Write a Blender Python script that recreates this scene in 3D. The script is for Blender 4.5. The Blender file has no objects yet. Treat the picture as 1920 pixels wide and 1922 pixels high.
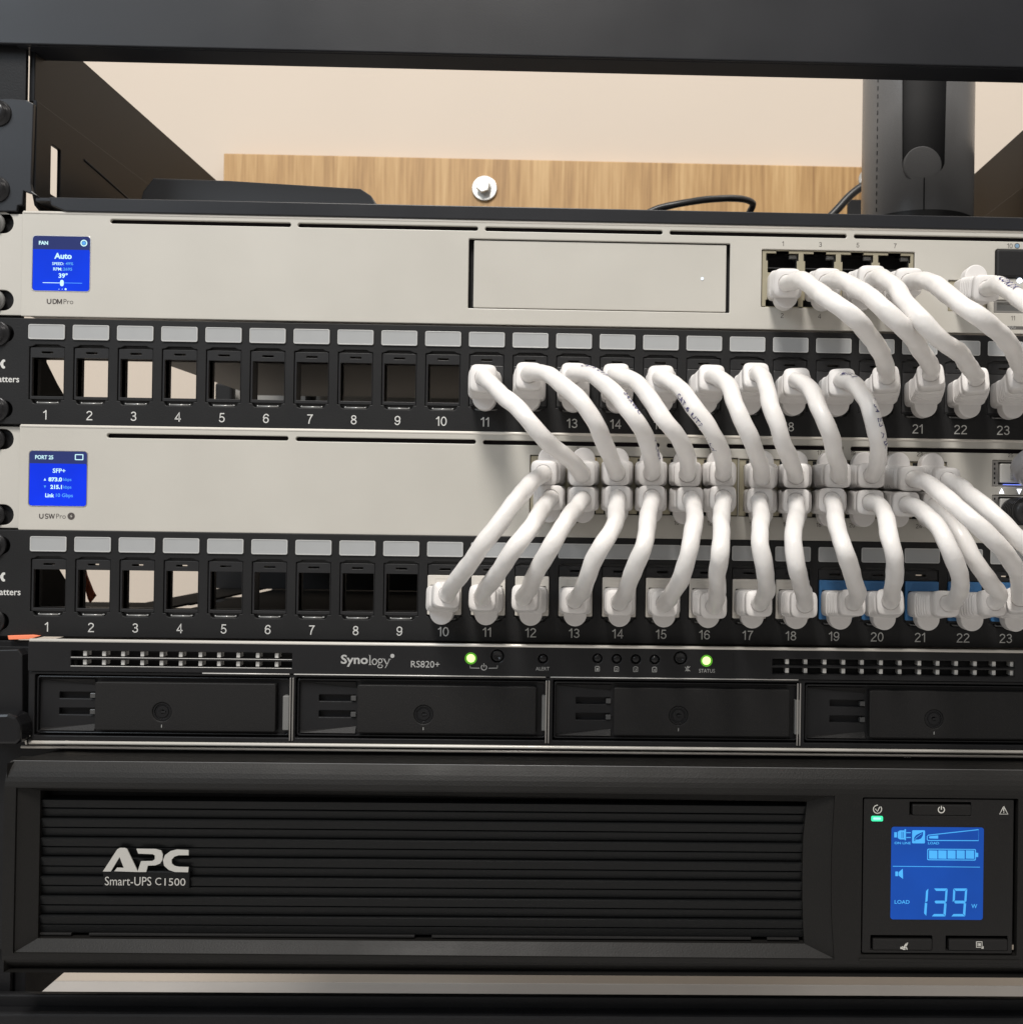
import bpy, bmesh, math, random
from math import sin, cos, pi, radians, sqrt
from mathutils import Vector, Matrix
random.seed(7)
S = 0.001                      # everything below is measured in millimetres
sc = bpy.context.scene
col = sc.collection
U1 = 44.45                     # one rack unit

# ------------------------------------------------------------------ camera
YAW, PIT, ROLL = 0.0199, -0.0052, 0.0143
CX, CY, CZ, PPX, PPY, F = -1.978, -431.627, -123.815, 1153.56, 961.0, 1930.0
Bm = Matrix(((1, 0, 0), (0, 0, -1), (0, 1, 0)))
Ry = Matrix(((cos(YAW), 0, -sin(YAW)), (0, 1, 0), (sin(YAW), 0, cos(YAW))))
Rx = Matrix(((1, 0, 0), (0, cos(PIT), -sin(PIT)), (0, sin(PIT), cos(PIT))))
Rz = Matrix(((cos(ROLL), -sin(ROLL), 0), (sin(ROLL), cos(ROLL), 0), (0, 0, 1)))
RC = Rz @ Rx @ Ry @ Bm         # world -> (right, down, forward)
cam_d = bpy.data.cameras.new('camera')
cam = bpy.data.objects.new('camera', cam_d)
col.objects.link(cam)
rot = Matrix((RC[0], -RC[1], -RC[2])).transposed()
cam.matrix_world = Matrix.Translation(Vector((CX, CY, CZ)) * S) @ rot.to_4x4()
cam_d.sensor_fit = 'HORIZONTAL'
cam_d.sensor_width = 36
cam_d.lens = F / 1920 * 36
cam_d.shift_x = -(PPX - 960) / 1920
cam_d.clip_start = 0.02
cam_d.clip_end = 50
cam_d.dof.use_dof = True
cam_d.dof.focus_distance = 0.42
cam_d.dof.aperture_fstop = 32
sc.camera = cam

# ------------------------------------------------------------------ light
w = bpy.data.worlds.new('World')
sc.world = w
w.use_nodes = True
w.node_tree.nodes['Background'].inputs[0].default_value = (1.0, 0.955, 0.905, 1)
w.node_tree.nodes['Background'].inputs[1].default_value = 0.31
sc.view_settings.view_transform = 'Standard'
sc.view_settings.look = 'None'
sc.view_settings.exposure = 0
sc.view_settings.gamma = 1


def area(name, loc, target, sx, sy, power, colr):
    l = bpy.data.lights.new(name, 'AREA')
    l.shape = 'RECTANGLE'
    l.size, l.size_y, l.energy, l.color = sx, sy, power, colr
    o = bpy.data.objects.new(name, l)
    o.location = loc
    o.rotation_euler = (Vector(target) - Vector(loc)).to_track_quat('-Z', 'Y').to_euler()
    col.objects.link(o)
    return o


area('ceiling_light', (-0.25, -0.95, 1.25), (0, 0, -0.1), 0.30, 0.50, 29, (1.0, 0.955, 0.90))
area('ceiling_light', (0.9, 0.0, 1.6), (0.2, 0.5, 0.0), 0.6, 0.9, 12, (1.0, 0.93, 0.85))
area('window_light', (-1.2, -1.3, 0.85), (-0.1, 0, 0.0), 0.7, 0.7, 8, (0.8, 0.9, 1.0))

# ------------------------------------------------------------------ helpers
RCt = RC.transposed()


def P(u, v, y=0.0):
    """The point of the plane Y = y that was measured at (u, v) on the photograph."""
    d = RCt @ Vector(((u - PPX) / F, (v - PPY) / F, 1.0))
    t = (y - CY) / d.y
    return Vector((CX + d.x * t, y, CZ + d.z * t))


def PX(x, z, y=0.0):
    q = RC @ Vector((x - CX, y - CY, z - CZ))
    return PPX + F * q.x / q.z, PPY + F * q.y / q.z


def link(o, parent=None):
    col.objects.link(o)
    if parent is not None:
        o.parent = parent
    return o


def thing(name, label, cat, loc=(0, 0, 0), group=None):
    o = bpy.data.objects.new(name, None)
    o.empty_display_size = 0.01
    col.objects.link(o)
    o.location = Vector(loc) * S
    o['label'] = label
    o['category'] = cat
    if group:
        o['group'] = group
    return o


def obj(name, me, mat, parent=None, label=None, smooth=None):
    """Link a mesh given in world millimetres."""
    me.transform(Matrix.Scale(S, 4))
    if parent is not None and parent.type == 'EMPTY':
        me.transform(Matrix.Translation(-parent.location))
    elif parent is not None and parent.parent is not None and parent.parent.type == 'EMPTY':
        me.transform(Matrix.Translation(-parent.parent.location))
    o = bpy.data.objects.new(name, me)
    me.name = name
    if mat is not None:
        me.materials.clear()
        me.materials.append(mat)
    if smooth is not None:
        me.polygons.foreach_set('use_smooth', [smooth] * len(me.polygons))
    if label:
        o['label'] = label
    return link(o, parent)


def bmo(name, bm, mat, parent=None, label=None, smooth=None):
    me = bpy.data.meshes.new(name)
    bmesh.ops.recalc_face_normals(bm, faces=bm.faces)
    bm.to_mesh(me)
    bm.free()
    return obj(name, me, mat, parent, label, smooth)


def bx(bm, x0, x1, y0, y1, z0, z1, bev=0.0, seg=2):
    if x0 > x1: x0, x1 = x1, x0
    if y0 > y1: y0, y1 = y1, y0
    if z0 > z1: z0, z1 = z1, z0
    vs = [bm.verts.new((x, y, z)) for x in (x0, x1) for y in (y0, y1) for z in (z0, z1)]
    fs = [bm.faces.new([vs[i] for i in q]) for q in
          ((0, 1, 3, 2), (4, 6, 7, 5), (0, 4, 5, 1), (2, 3, 7, 6), (0, 2, 6, 4), (1, 5, 7, 3))]
    if bev:
        es = list({e for f in fs for e in f.edges})
        bmesh.ops.bevel(bm, geom=es, offset=bev, segments=seg, affect='EDGES', profile=0.5)
    return bm


def box(name, x0, x1, y0, y1, z0, z1, mat, parent=None, bev=0.3, label=None):
    return bmo(name, bx(bmesh.new(), x0, x1, y0, y1, z0, z1, bev), mat, parent, label)


def pbox(name, u0, v0, u1, v1, yf, yb, mat, parent=None, bev=0.3, label=None):
    a, b = P(u0, v0, yf), P(u1, v1, yf)
    return box(name, a.x, b.x, yf, yb, b.z, a.z, mat, parent, bev, label)


def rr(x0, z0, x1, z1, r=0.6, n=4):
    if x0 > x1: x0, x1 = x1, x0
    if z0 > z1: z0, z1 = z1, z0
    r = min(r, (x1 - x0) / 2 - 1e-3, (z1 - z0) / 2 - 1e-3)
    if r <= 0:
        return [(x0, z0), (x1, z0), (x1, z1), (x0, z1)]
    out = []
    for cx, cz, a in ((x1 - r, z0 + r, -90), (x1 - r, z1 - r, 0), (x0 + r, z1 - r, 90), (x0 + r, z0 + r, 180)):
        for i in range(n + 1):
            t = radians(a + 90 * i / n)
            out.append((cx + r * cos(t), cz + r * sin(t)))
    return out


def circ(x, z, r, n=28):
    return [(x + r * cos(2 * pi * i / n), z + r * sin(2 * pi * i / n)) for i in range(n)]


def prr(u0, v0, u1, v1, y=0.0, r=0.6):
    a, b = P(u0, v0, y), P(u1, v1, y)
    return rr(a.x, b.z, b.x, a.z, r)


def ppoly(pts, y=0.0):
    return [(P(u, v, y).x, P(u, v, y).z) for u, v in pts]


def plate_mesh(loops, yf, th, bev=0.0):
    """Flat sheet with holes: first loop outside, the rest holes (or islands), front face at yf."""
    cu = bpy.data.curves.new('c', 'CURVE')
    cu.dimensions = '2D'
    cu.fill_mode = 'BOTH'
    for lp in loops:
        sp = cu.splines.new('POLY')
        sp.points.add(len(lp) - 1)
        for i, (x, z) in enumerate(lp):
            sp.points[i].co = (x, z, 0, 1)
        sp.use_cyclic_u = True
    cu.extrude = max(th / 2 - bev, 1e-4)
    if bev:
        cu.bevel_depth = bev
        cu.bevel_resolution = 1
        cu.offset = -bev
    o = bpy.data.objects.new('c', cu)
    col.objects.link(o)
    dg = bpy.context.evaluated_depsgraph_get()
    me = bpy.data.meshes.new_from_object(o.evaluated_get(dg))
    bpy.data.objects.remove(o)
    bpy.data.curves.remove(cu)
    yc = yf + th / 2
    me.transform(Matrix(((1, 0, 0, 0), (0, 0, -1, yc), (0, 1, 0, 0), (0, 0, 0, 1))))
    me.polygons.foreach_set('use_smooth', [False] * len(me.polygons))
    return me


def plate(name, loops, yf, th, mat, parent=None, bev=0.0, label=None):
    return obj(name, plate_mesh(loops, yf, th, bev), mat, parent, label)


def text_mesh(s, bold=0.0, shear=0.0, space=1.0):
    cu = bpy.data.curves.new('t', 'FONT')
    cu.body = s
    cu.size = 1
    cu.resolution_u = 3
    cu.offset = bold
    cu.shear = shear
    cu.space_character = space
    cu.fill_mode = 'FRONT'
    o = bpy.data.objects.new('t', cu)
    col.objects.link(o)
    dg = bpy.context.evaluated_depsgraph_get()
    me = bpy.data.meshes.new_from_object(o.evaluated_get(dg))
    bpy.data.objects.remove(o)
    bpy.data.curves.remove(cu)
    return me


def arcp(cx, cy, rx, ry, a0, a1, n=16):
    return [(cx + rx * cos(radians(a0 + (a1 - a0) * i / n)), cy + ry * sin(radians(a0 + (a1 - a0) * i / n))) for i in range(n + 1)]


T_ = 0.056                       # half stroke width of the numerals, whose height is 1
DIG = {
    '0': (0.56, [arcp(0.28, 0.5, 0.28 - T_, 0.5 - T_, 0, 360, 32)]),
    '1': (0.36, [[(0.02, 0.74), (0.12, 0.80), (0.22, 0.90), (0.27, 1.0)], [(0.27, 1.0), (0.27, 0.0)]]),
    '2': (0.56, [arcp(0.28, 0.72, 0.215, 0.218, 175, -25, 16) + [(0.40, 0.52), (0.20, 0.30), (0.09, 0.12), (0.07, T_), (0.56, T_)]]),
    '3': (0.56, [arcp(0.27, 0.735, 0.19, 0.203, 165, -90, 16) + arcp(0.27, 0.285, 0.22, 0.225, 90, -165, 18), [(0.20, 0.525), (0.30, 0.525)]]),
    '4': (0.58, [[(0.42, 0.0), (0.42, 0.95), (0.06, 0.29), (0.06, 0.285), (0.58, 0.285)]]),
    '5': (0.56, [[(0.50, 1 - T_), (0.155, 1 - T_), (0.10, 0.50)] + arcp(0.27, 0.33, 0.225, 0.27, 125, -165, 18)]),
    '6': (0.56, [arcp(0.285, 0.32, 0.215, 0.26, 0, 360, 26), arcp(0.31, 0.48, 0.25, 0.46, 175, 35, 16)]),
    '7': (0.56, [[(0.04, 1 - T_), (0.50, 1 - T_), (0.36, 0.70), (0.24, 0.36), (0.19, 0.0)]]),
    '8': (0.56, [arcp(0.28, 0.745, 0.185, 0.195, 0, 360, 24), arcp(0.28, 0.285, 0.215, 0.225, 0, 360, 26)]),
    '9': (0.56, [arcp(0.275, 0.68, 0.215, 0.26, 0, 360, 26), arcp(0.25, 0.52, 0.25, 0.46, -5, -145, 16)]),
}


def numeral(name, s, xc, z0, z1, y, mt, parent, heavy=1.0):
    """Grotesque numerals built from even strokes, centred on xc."""
    h_ = z1 - z0
    hx = h_ * 1.16
    gap = 0.09
    wd = sum(DIG[c][0] for c in s) + gap * (len(s) - 1)
    x = xc - wd * hx / 2
    bm = bmesh.new()
    lay = 0
    for c in s:
        w_, strokes = DIG[c]
        for st in strokes:
            q = [Vector((x + px_ * hx, 0, z0 + pz_ * h_)) for px_, pz_ in st]
            closed = (q[0] - q[-1]).length < 1e-4
            if closed:
                q = q[:-1]
            n_ = len(q)
            L, R_ = [], []
            for i in range(n_):
                pa = q[i - 1] if (i or closed) else q[0]
                pb = q[(i + 1) % n_] if (i < n_ - 1 or closed) else q[-1]
                d1 = (q[i] - pa)
                d2 = (pb - q[i])
                if d1.length < 1e-6: d1 = d2
                if d2.length < 1e-6: d2 = d1
                t_ = (d1.normalized() + d2.normalized()).normalized()
                k_ = 1 / max(0.5, t_.dot(d1.normalized()))
                nn = Vector((-t_.z, 0, t_.x)) * T_ * h_ * heavy * k_
                off = Vector((0, y - 0.004 * lay, 0))
                L.append(bm.verts.new(q[i] + nn + off))
                R_.append(bm.verts.new(q[i] - nn + off))
            for i in range(n_ if closed else n_ - 1):
                j = (i + 1) % n_
                bm.faces.new((L[i], L[j], R_[j], R_[i]))
            lay += 1
        x += (w_ + gap) * hx
    return bmo(name, bm, mt, parent)


def text(name, s, u0, v0, u1, v1, y, mat, parent, bold=0.0, shear=0.0, space=1.0):
    """Flat print whose ink fills the measured rectangle."""
    a, b = P(u0, v0, y), P(u1, v1, y)
    return text_mm(name, s, a.x, b.z, b.x, a.z, y, mat, parent, bold, shear, space)


def text_mm(name, s, x0, z0, x1, z1, y, mat, parent, bold=0.0, shear=0.0, space=1.0):
    me = text_mesh(s, bold, shear, space)
    xs = [v.co.x for v in me.vertices]
    ys = [v.co.y for v in me.vertices]
    sy = (z1 - z0) / (max(ys) - min(ys))
    if x1 is None:
        sx = sy
        wd = (max(xs) - min(xs)) * sx
        x0, x1 = x0 - wd / 2, x0 + wd / 2
    sx = (x1 - x0) / (max(xs) - min(xs))
    mx, my = min(xs), min(ys)
    for v in me.vertices:
        v.co = Vector((x0 + (v.co.x - mx) * sx, y, z0 + (v.co.y - my) * sy))
    return obj(name, me, mat, parent)


def prism(name, pts, y0, y1, mat, parent=None, bev=0.0, label=None):
    """Polygon in XZ pushed from y0 to y1."""
    return plate(name, [pts], min(y0, y1), abs(y1 - y0), mat, parent, bev, label)


def rod(bm, p, q, r, n=12):
    p, q = Vector(p), Vector(q)
    d = (q - p).normalized()
    a = d.orthogonal().normalized()
    b = d.cross(a)
    A = [bm.verts.new(p + (a * cos(2 * pi * i / n) + b * sin(2 * pi * i / n)) * r) for i in range(n)]
    B = [bm.verts.new(q + (a * cos(2 * pi * i / n) + b * sin(2 * pi * i / n)) * r) for i in range(n)]
    for i in range(n):
        bm.faces.new((A[i], A[(i + 1) % n], B[(i + 1) % n], B[i]))
    bm.faces.new(A[::-1])
    bm.faces.new(B)


def lathe_y(prof, cx, cz, n=32):
    """prof: (radius, y) pairs turned about an axis along Y."""
    bm = bmesh.new()
    rings = []
    for r, y in prof:
        if r < 1e-5:
            rings.append([bm.verts.new((cx, y, cz))])
        else:
            rings.append([bm.verts.new((cx + r * cos(2 * pi * i / n), y, cz + r * sin(2 * pi * i / n))) for i in range(n)])
    for A, B in zip(rings, rings[1:]):
        for i in range(n):
            j = (i + 1) % n
            f = [A[i % len(A)], A[j % len(A)], B[j % len(B)], B[i % len(B)]]
            g = []
            for q in f:
                if q not in g:
                    g.append(q)
            if len(g) > 2:
                bm.faces.new(g)
    return bm


def glyph(name, strokes, y, mt, par):
    """thin strokes: list of (points, width px) drawn as flat ribbons"""
    bm = bmesh.new()
    for pts, wd in strokes:
        q = [P(u, v, y) for u, v in pts]
        wmm = wd / 4.55 / 2
        L, R_ = [], []
        for i, p in enumerate(q):
            t_ = (q[min(i + 1, len(q) - 1)] - q[max(i - 1, 0)])
            t_.normalize()
            n_ = Vector((-t_.z, 0, t_.x)) * wmm
            L.append(bm.verts.new(p + n_))
            R_.append(bm.verts.new(p - n_))
        for i in range(len(q) - 1):
            bm.faces.new((L[i], L[i + 1], R_[i + 1], R_[i]))
    return bmo(name, bm, mt, par)


def arc(cx, cy, r, a0, a1, n=14, ry=None):
    ry = ry or r
    return [(cx + r * cos(radians(a0 + (a1 - a0) * i / n)), cy + ry * sin(radians(a0 + (a1 - a0) * i / n))) for i in range(n + 1)]



# ------------------------------------------------------------------ materials
def mat(name, colr, rough=0.5, metal=0.0, spec=0.5, bump=0.0, bscale=600.0, var=0.0, vscale=60.0, coat=0.0,
        stretch=None, rvar=0.0, sss=0.0, bdist=0.0002):
    m = bpy.data.materials.new(name)
    m.use_nodes = True
    nt = m.node_tree
    b = nt.nodes['Principled BSDF']
    b.inputs['Base Color'].default_value = (*colr, 1)
    b.inputs['Roughness'].default_value = rough
    b.inputs['Metallic'].default_value = metal
    b.inputs['Specular IOR Level'].default_value = spec
    b.inputs['Coat Weight'].default_value = coat
    b.inputs['Coat Roughness'].default_value = 0.15
    if sss:
        b.inputs['Subsurface Weight'].default_value = sss
        b.inputs['Subsurface Radius'].default_value = (0.004, 0.003, 0.002)
        b.inputs['Subsurface Scale'].default_value = 0.6
    tc = nt.nodes.new('ShaderNodeTexCoord')
    src = tc.outputs['Object']
    if stretch:
        mp = nt.nodes.new('ShaderNodeMapping')
        mp.inputs['Scale'].default_value = stretch
        nt.links.new(src, mp.inputs['Vector'])
        src = mp.outputs['Vector']
    if var or rvar:
        n = nt.nodes.new('ShaderNodeTexNoise')
        n.inputs['Scale'].default_value = vscale
        n.inputs['Detail'].default_value = 6
        nt.links.new(src, n.inputs['Vector'])
        if var:
            mr = nt.nodes.new('ShaderNodeMapRange')
            mr.inputs[1].default_value, mr.inputs[2].default_value = 0.3, 0.7
            mr.inputs[3].default_value, mr.inputs[4].default_value = 1 - var, 1 + var
            nt.links.new(n.outputs['Fac'], mr.inputs[0])
            mx = nt.nodes.new('ShaderNodeVectorMath')
            mx.operation = 'SCALE'
            mx.inputs[0].default_value = colr
            nt.links.new(mr.outputs[0], mx.inputs['Scale'])
            nt.links.new(mx.outputs[0], b.inputs['Base Color'])
        if rvar:
            m2 = nt.nodes.new('ShaderNodeMapRange')
            m2.inputs[1].default_value, m2.inputs[2].default_value = 0.3, 0.7
            m2.inputs[3].default_value, m2.inputs[4].default_value = max(rough - rvar, 0.05), rough + rvar
            nt.links.new(n.outputs['Fac'], m2.inputs[0])
            nt.links.new(m2.outputs[0], b.inputs['Roughness'])
    if bump:
        n2 = nt.nodes.new('ShaderNodeTexNoise')
        n2.inputs['Scale'].default_value = bscale
        n2.inputs['Detail'].default_value = 3
        nt.links.new(src, n2.inputs['Vector'])
        bp = nt.nodes.new('ShaderNodeBump')
        bp.inputs['Strength'].default_value = bump
        bp.inputs['Distance'].default_value = bdist
        nt.links.new(n2.outputs['Fac'], bp.inputs['Height'])
        nt.links.new(bp.outputs['Normal'], b.inputs['Normal'])
    return m


def emit(name, colr, strength=1.0, spec=0.2):
    m = bpy.data.materials.new(name)
    m.use_nodes = True
    b = m.node_tree.nodes['Principled BSDF']
    b.inputs['Base Color'].default_value = (0.01, 0.01, 0.01, 1)
    b.inputs['Roughness'].default_value = 0.3
    b.inputs['Specular IOR Level'].default_value = spec
    b.inputs['Emission Color'].default_value = (*colr, 1)
    b.inputs['Emission Strength'].default_value = strength
    nt = m.node_tree
    tc = nt.nodes.new('ShaderNodeTexCoord')
    n = nt.nodes.new('ShaderNodeTexNoise')
    n.inputs['Scale'].default_value = 45
    n.inputs['Detail'].default_value = 2
    mr = nt.nodes.new('ShaderNodeMapRange')
    mr.inputs[1].default_value, mr.inputs[2].default_value = 0.3, 0.7
    mr.inputs[3].default_value, mr.inputs[4].default_value = strength * 0.9, strength * 1.1
    nt.links.new(tc.outputs['Object'], n.inputs['Vector'])
    nt.links.new(n.outputs['Fac'], mr.inputs[0])
    nt.links.new(mr.outputs[0], b.inputs['Emission Strength'])
    return m


M = {}
M['silver'] = mat('silver_paint', (0.515, 0.497, 0.452), 0.38, 0.0, 0.5, bump=0.22, bscale=3200, var=0.03, vscale=22, rvar=0.09)
M['silver_ear'] = mat('silver_ear', (0.515, 0.497, 0.455), 0.45, 0.0, 0.5, bump=0.12, bscale=2500)
M['black_steel'] = mat('black_powder_coat', (0.0105, 0.0105, 0.0115), 0.5, 0, 0.24, bump=0.5, bscale=1800, var=0.1, vscale=40, rvar=0.06)
M['panel_black'] = mat('panel_black', (0.0125, 0.0125, 0.013), 0.5, 0, 0.28, bump=0.35, bscale=1500, var=0.12, vscale=50)
M['frame_black'] = mat('port_frame_black', (0.019, 0.019, 0.020), 0.42, 0, 0.3, bump=0.25, bscale=900)
M['dark'] = mat('cavity_black', (0.012, 0.012, 0.013), 0.6, 0, 0.3)
M['slot'] = mat('slot_dark', (0.02, 0.015, 0.018), 0.7, 0, 0.2)
M['label_grey'] = mat('label_strip_grey', (0.37, 0.38, 0.385), 0.3, 0, 0.5, var=0.03, vscale=90)
M['label_rim'] = mat('label_rim', (0.46, 0.465, 0.46), 0.3)
M['white_print'] = mat('white_print', (0.62, 0.62, 0.60), 0.5)
M['grey_print'] = mat('grey_print', (0.42, 0.42, 0.41), 0.5)
M['dark_print'] = mat('dark_print', (0.07, 0.06, 0.055), 0.6)
M['blue_print'] = mat('blue_ink', (0.05, 0.05, 0.16), 0.6)
M['cable'] = mat('white_cable_jacket', (0.765, 0.745, 0.725), 0.33, 0, 0.5, bump=0.6, bscale=130, bdist=0.0007, var=0.03, vscale=120, sss=0.04)
M['boot'] = mat('white_rubber_boot', (0.72, 0.70, 0.685), 0.45, 0, 0.45, bump=0.2, bscale=700, var=0.03, vscale=150)
M['jack_white'] = mat('white_jack', (0.62, 0.59, 0.54), 0.45)
M['jack_blue'] = mat('blue_jack', (0.035, 0.14, 0.32), 0.4)
M['jack_black'] = mat('black_jack', (0.03, 0.03, 0.031), 0.4)
M['port_metal'] = mat('port_shield', (0.46, 0.42, 0.31), 0.35, 0.5, 0.5)
M['metal'] = mat('bright_metal', (0.62, 0.60, 0.57), 0.28, 1.0)
M['zinc'] = mat('zinc_bolt', (0.72, 0.72, 0.70), 0.32, 0.8, bump=0.3, bscale=500)
M['metal_glint_edge'] = mat('bare_metal_and_glint', (0.78, 0.75, 0.69), 0.32, 0.25)  # bare metal edges, and the highlight painted along the server's top
M['gold'] = mat('gold_contact', (0.55, 0.38, 0.12), 0.35, 0.6)
M['nas_black'] = mat('nas_black', (0.0125, 0.0125, 0.0135), 0.38, 0, 0.3, bump=0.2, bscale=2200, var=0.08, vscale=40)
M['nas_gloss'] = mat('nas_gloss', (0.009, 0.009, 0.010), 0.2, 0, 0.35)
M['tray_grey'] = mat('tray_face', (0.0135, 0.013, 0.013), 0.5, 0, 0.26, bump=0.4, bscale=2500)
M['ups'] = mat('ups_plastic', (0.0092, 0.0087, 0.0081), 0.5, 0, 0.24, bump=0.4, bscale=1600, var=0.08, vscale=25, rvar=0.05)
M['ups_slat'] = mat('ups_slat', (0.0045, 0.0049, 0.0053), 0.38, 0, 0.24, bump=0.3, bscale=1600)
M['button'] = mat('button_black', (0.0105, 0.010, 0.0098), 0.45, 0, 0.26, bump=0.3, bscale=1500)
M['screw'] = mat('black_screw', (0.03, 0.03, 0.032), 0.3, 0.6)
M['top_glint'] = mat('top_glint_silver', (0.80, 0.76, 0.69), 0.22, 0.0, 0.6)  # paler than the silver paint, holds the highlight of the top edge
M['lip_glint'] = mat('lip_glint_grey', (0.30, 0.30, 0.295), 0.25, 0.3)  # pale grey that paints the glint on the port lips
M['latch'] = mat('tray_latch_grey', (0.17, 0.17, 0.165), 0.4)
M['peg'] = mat('pale_metal_peg', (0.70, 0.69, 0.66), 0.4, 0.2)
M['shelf'] = mat('shelf_black', (0.0135, 0.0145, 0.0175), 0.38, 0, 0.36, bump=0.10, bscale=1700, var=0.1, vscale=14, rvar=0.05)
M['rail_black'] = mat('rail_black', (0.006, 0.0065, 0.008), 0.45, 0, 0.2, bump=0.1, bscale=1500)
M['chassis'] = mat('shaded_galvanised_chassis', (0.075, 0.073, 0.070), 0.6, 0.0)  # galvanised grey darkened, shade under the device put into the colour
M['nas_lid'] = mat('server_lid', (0.012, 0.012, 0.012), 0.85, 0, 0.1)
M['case'] = mat('case_grey', (0.14, 0.145, 0.155), 0.4)
M['tube_grey'] = mat('tube_grey', (0.17, 0.17, 0.172), 0.27, 0, 0.5, bump=0.5, bscale=1600)
M['rubber'] = mat('black_rubber', (0.018, 0.018, 0.019), 0.4, 0, 0.5, bump=0.4, bscale=400)
M['orange'] = mat('orange_plastic', (0.95, 0.26, 0.13), 0.5)
M['floor'] = mat('grey_floor', (0.50, 0.495, 0.49), 0.5, var=0.06, vscale=8)
M['amber'] = emit('amber_led', (1.0, 0.45, 0.08), 1.2)


def wall_mat():
    m = mat('wall_paint', (0.665, 0.585, 0.50), 0.8, 0, 0.2, bump=0.3, bscale=160, bdist=0.0003, var=0.02, vscale=5)
    return m


def wood_mat():
    m = bpy.data.materials.new('wood_board')
    m.use_nodes = True
    nt = m.node_tree
    b = nt.nodes['Principled BSDF']
    b.inputs['Roughness'].default_value = 0.5
    tc = nt.nodes.new('ShaderNodeTexCoord')
    mp = nt.nodes.new('ShaderNodeMapping')
    mp.inputs['Scale'].default_value = (30, 10, 4.0)
    nt.links.new(tc.outputs['Object'], mp.inputs[0])
    n = nt.nodes.new('ShaderNodeTexNoise')
    n.inputs['Scale'].default_value = 1.0
    n.inputs['Detail'].default_value = 7
    n.inputs['Roughness'].default_value = 0.62
    n.inputs['Distortion'].default_value = 0.4
    nt.links.new(mp.outputs[0], n.inputs['Vector'])
    mp2 = nt.nodes.new('ShaderNodeMapping')
    mp2.inputs['Scale'].default_value = (300, 60, 12)
    nt.links.new(tc.outputs['Object'], mp2.inputs[0])
    n2 = nt.nodes.new('ShaderNodeTexNoise')
    n2.inputs['Scale'].default_value = 1.0
    n2.inputs['Detail'].default_value = 3
    nt.links.new(mp2.outputs[0], n2.inputs['Vector'])
    mix = nt.nodes.new('ShaderNodeMix')
    mix.inputs[0].default_value = 0.42
    nt.links.new(n.outputs['Fac'], mix.inputs[2])
    nt.links.new(n2.outputs['Fac'], mix.inputs[3])
    cr = nt.nodes.new('ShaderNodeValToRGB')
    e = cr.color_ramp.elements
    e[0].position, e[0].color = 0.34, (0.29, 0.155, 0.055, 1)
    e[1].position, e[1].color = 0.66, (0.63, 0.42, 0.20, 1)
    q = e.new(0.5)
    q.color = (0.475, 0.285, 0.115, 1)
    nt.links.new(mix.outputs[0], cr.inputs[0])
    nt.links.new(cr.outputs[0], b.inputs['Base Color'])
    return m


M['wall'] = wall_mat()
M['wood'] = wood_mat()

# ------------------------------------------------------------------ setting: wall, floor
WY = 520.0
FZ = P(480, 1844, WY).z
o = box('wall', -1800, 1800, WY, WY + 60, FZ, 900, M['wall'], None, 0)
o['kind'] = 'structure'
o = box('floor', -1800, 1800, -900, WY - 0.5, FZ - 40, FZ, M['floor'], None, 0)
o['kind'] = 'structure'

wb = thing('wooden_board', 'pale wooden board screwed to the beige wall behind the rack', 'board', P(900, 380, 505))
a, b = P(420, 287, 504), P(1720, 500, 504)
box('plank', a.x, b.x, 504, WY - 0.3, b.z, a.z, M['wood'], wb, 0.8)
for (bu, bv) in ((909.5, 353.5), (1634, 338)):
    c = P(bu, bv, 503)
    bt = bmo('bolt', lathe_y([(0, 503.8), (11.3, 503.8), (11.3, 501.4), (10.8, 501.0), (6.6, 501.0), (5.2, 500.6), (5.2, 499), (0, 499)], c.x, c.z), M['zinc'], wb, None, False)
    bm = bmesh.new()
    hx = [(c.x - 0.6 + 6.4 * cos(pi / 3 * i + 0.35), c.z + 6.4 * sin(pi / 3 * i + 0.35)) for i in range(6)]
    bm.free()
    plate('hex_head', [hx], 493.5, 5.4, M['zinc'], bt, 0.7)

# ------------------------------------------------------------------ rack frame
XC = -18.0                       # middle of the 19 inch rack
XL, XR = P(39, 500).x, P(39, 500).x + 442
rack = thing('equipment_rack', 'black open steel equipment rack frame holding all the devices', 'rack', (XC, 0, -360))
for side in (-1, 1):
    xi = XC + side * 225.3
    xo = XC + side * 262
    nm = 'front_post'
    x0, x1 = min(xi, xo), max(xi, xo)
    holes = []
    for k in range(1, 3):
        zc = k * 14.8 - 8
        xh = XC + side * 232.5
        holes.append(rr(xh - 3.6, zc - 3.6, xh + 3.6, zc + 3.6, 0.4, 2))
    plate(nm, [rr(x0, -372, x1, 160, 0.5)] + holes, 4.2, 2.0, M['black_steel'], rack)
    box('post_flange', xo - 1, xo + 1, 6.4, 60, -372, 160, M['black_steel'], rack)
    # side rails running back
    xs = P(165, 125, 56).x if side < 0 else P(1920, 202, 40).x
    xs = -242.0 if side < 0 else 222.0
    box('side_rail', xs - 1.2, xs + 1.2, 6.6, 480, 48.3, 83.5, M['rail_black'], rack, 0.4)
    if side > 0: box('rail_lip', xs - 1.2 if side < 0 else xs - 7, xs + 7 if side < 0 else xs + 1.2, 8, 480, 46.3, 48.0, M['black_steel'], rack, 0.4)
    box('base_rail', xs - 12, xs + 3, 8, 470, -334, -318, M['black_steel'], rack, 0.5)
# rear posts
for side in (-1, 1):
    xq = XC + side * 250
    box('rear_post', xq - 14, xq + 14, 470, 474, -372, 160, M['black_steel'], rack, 0.5)
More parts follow.
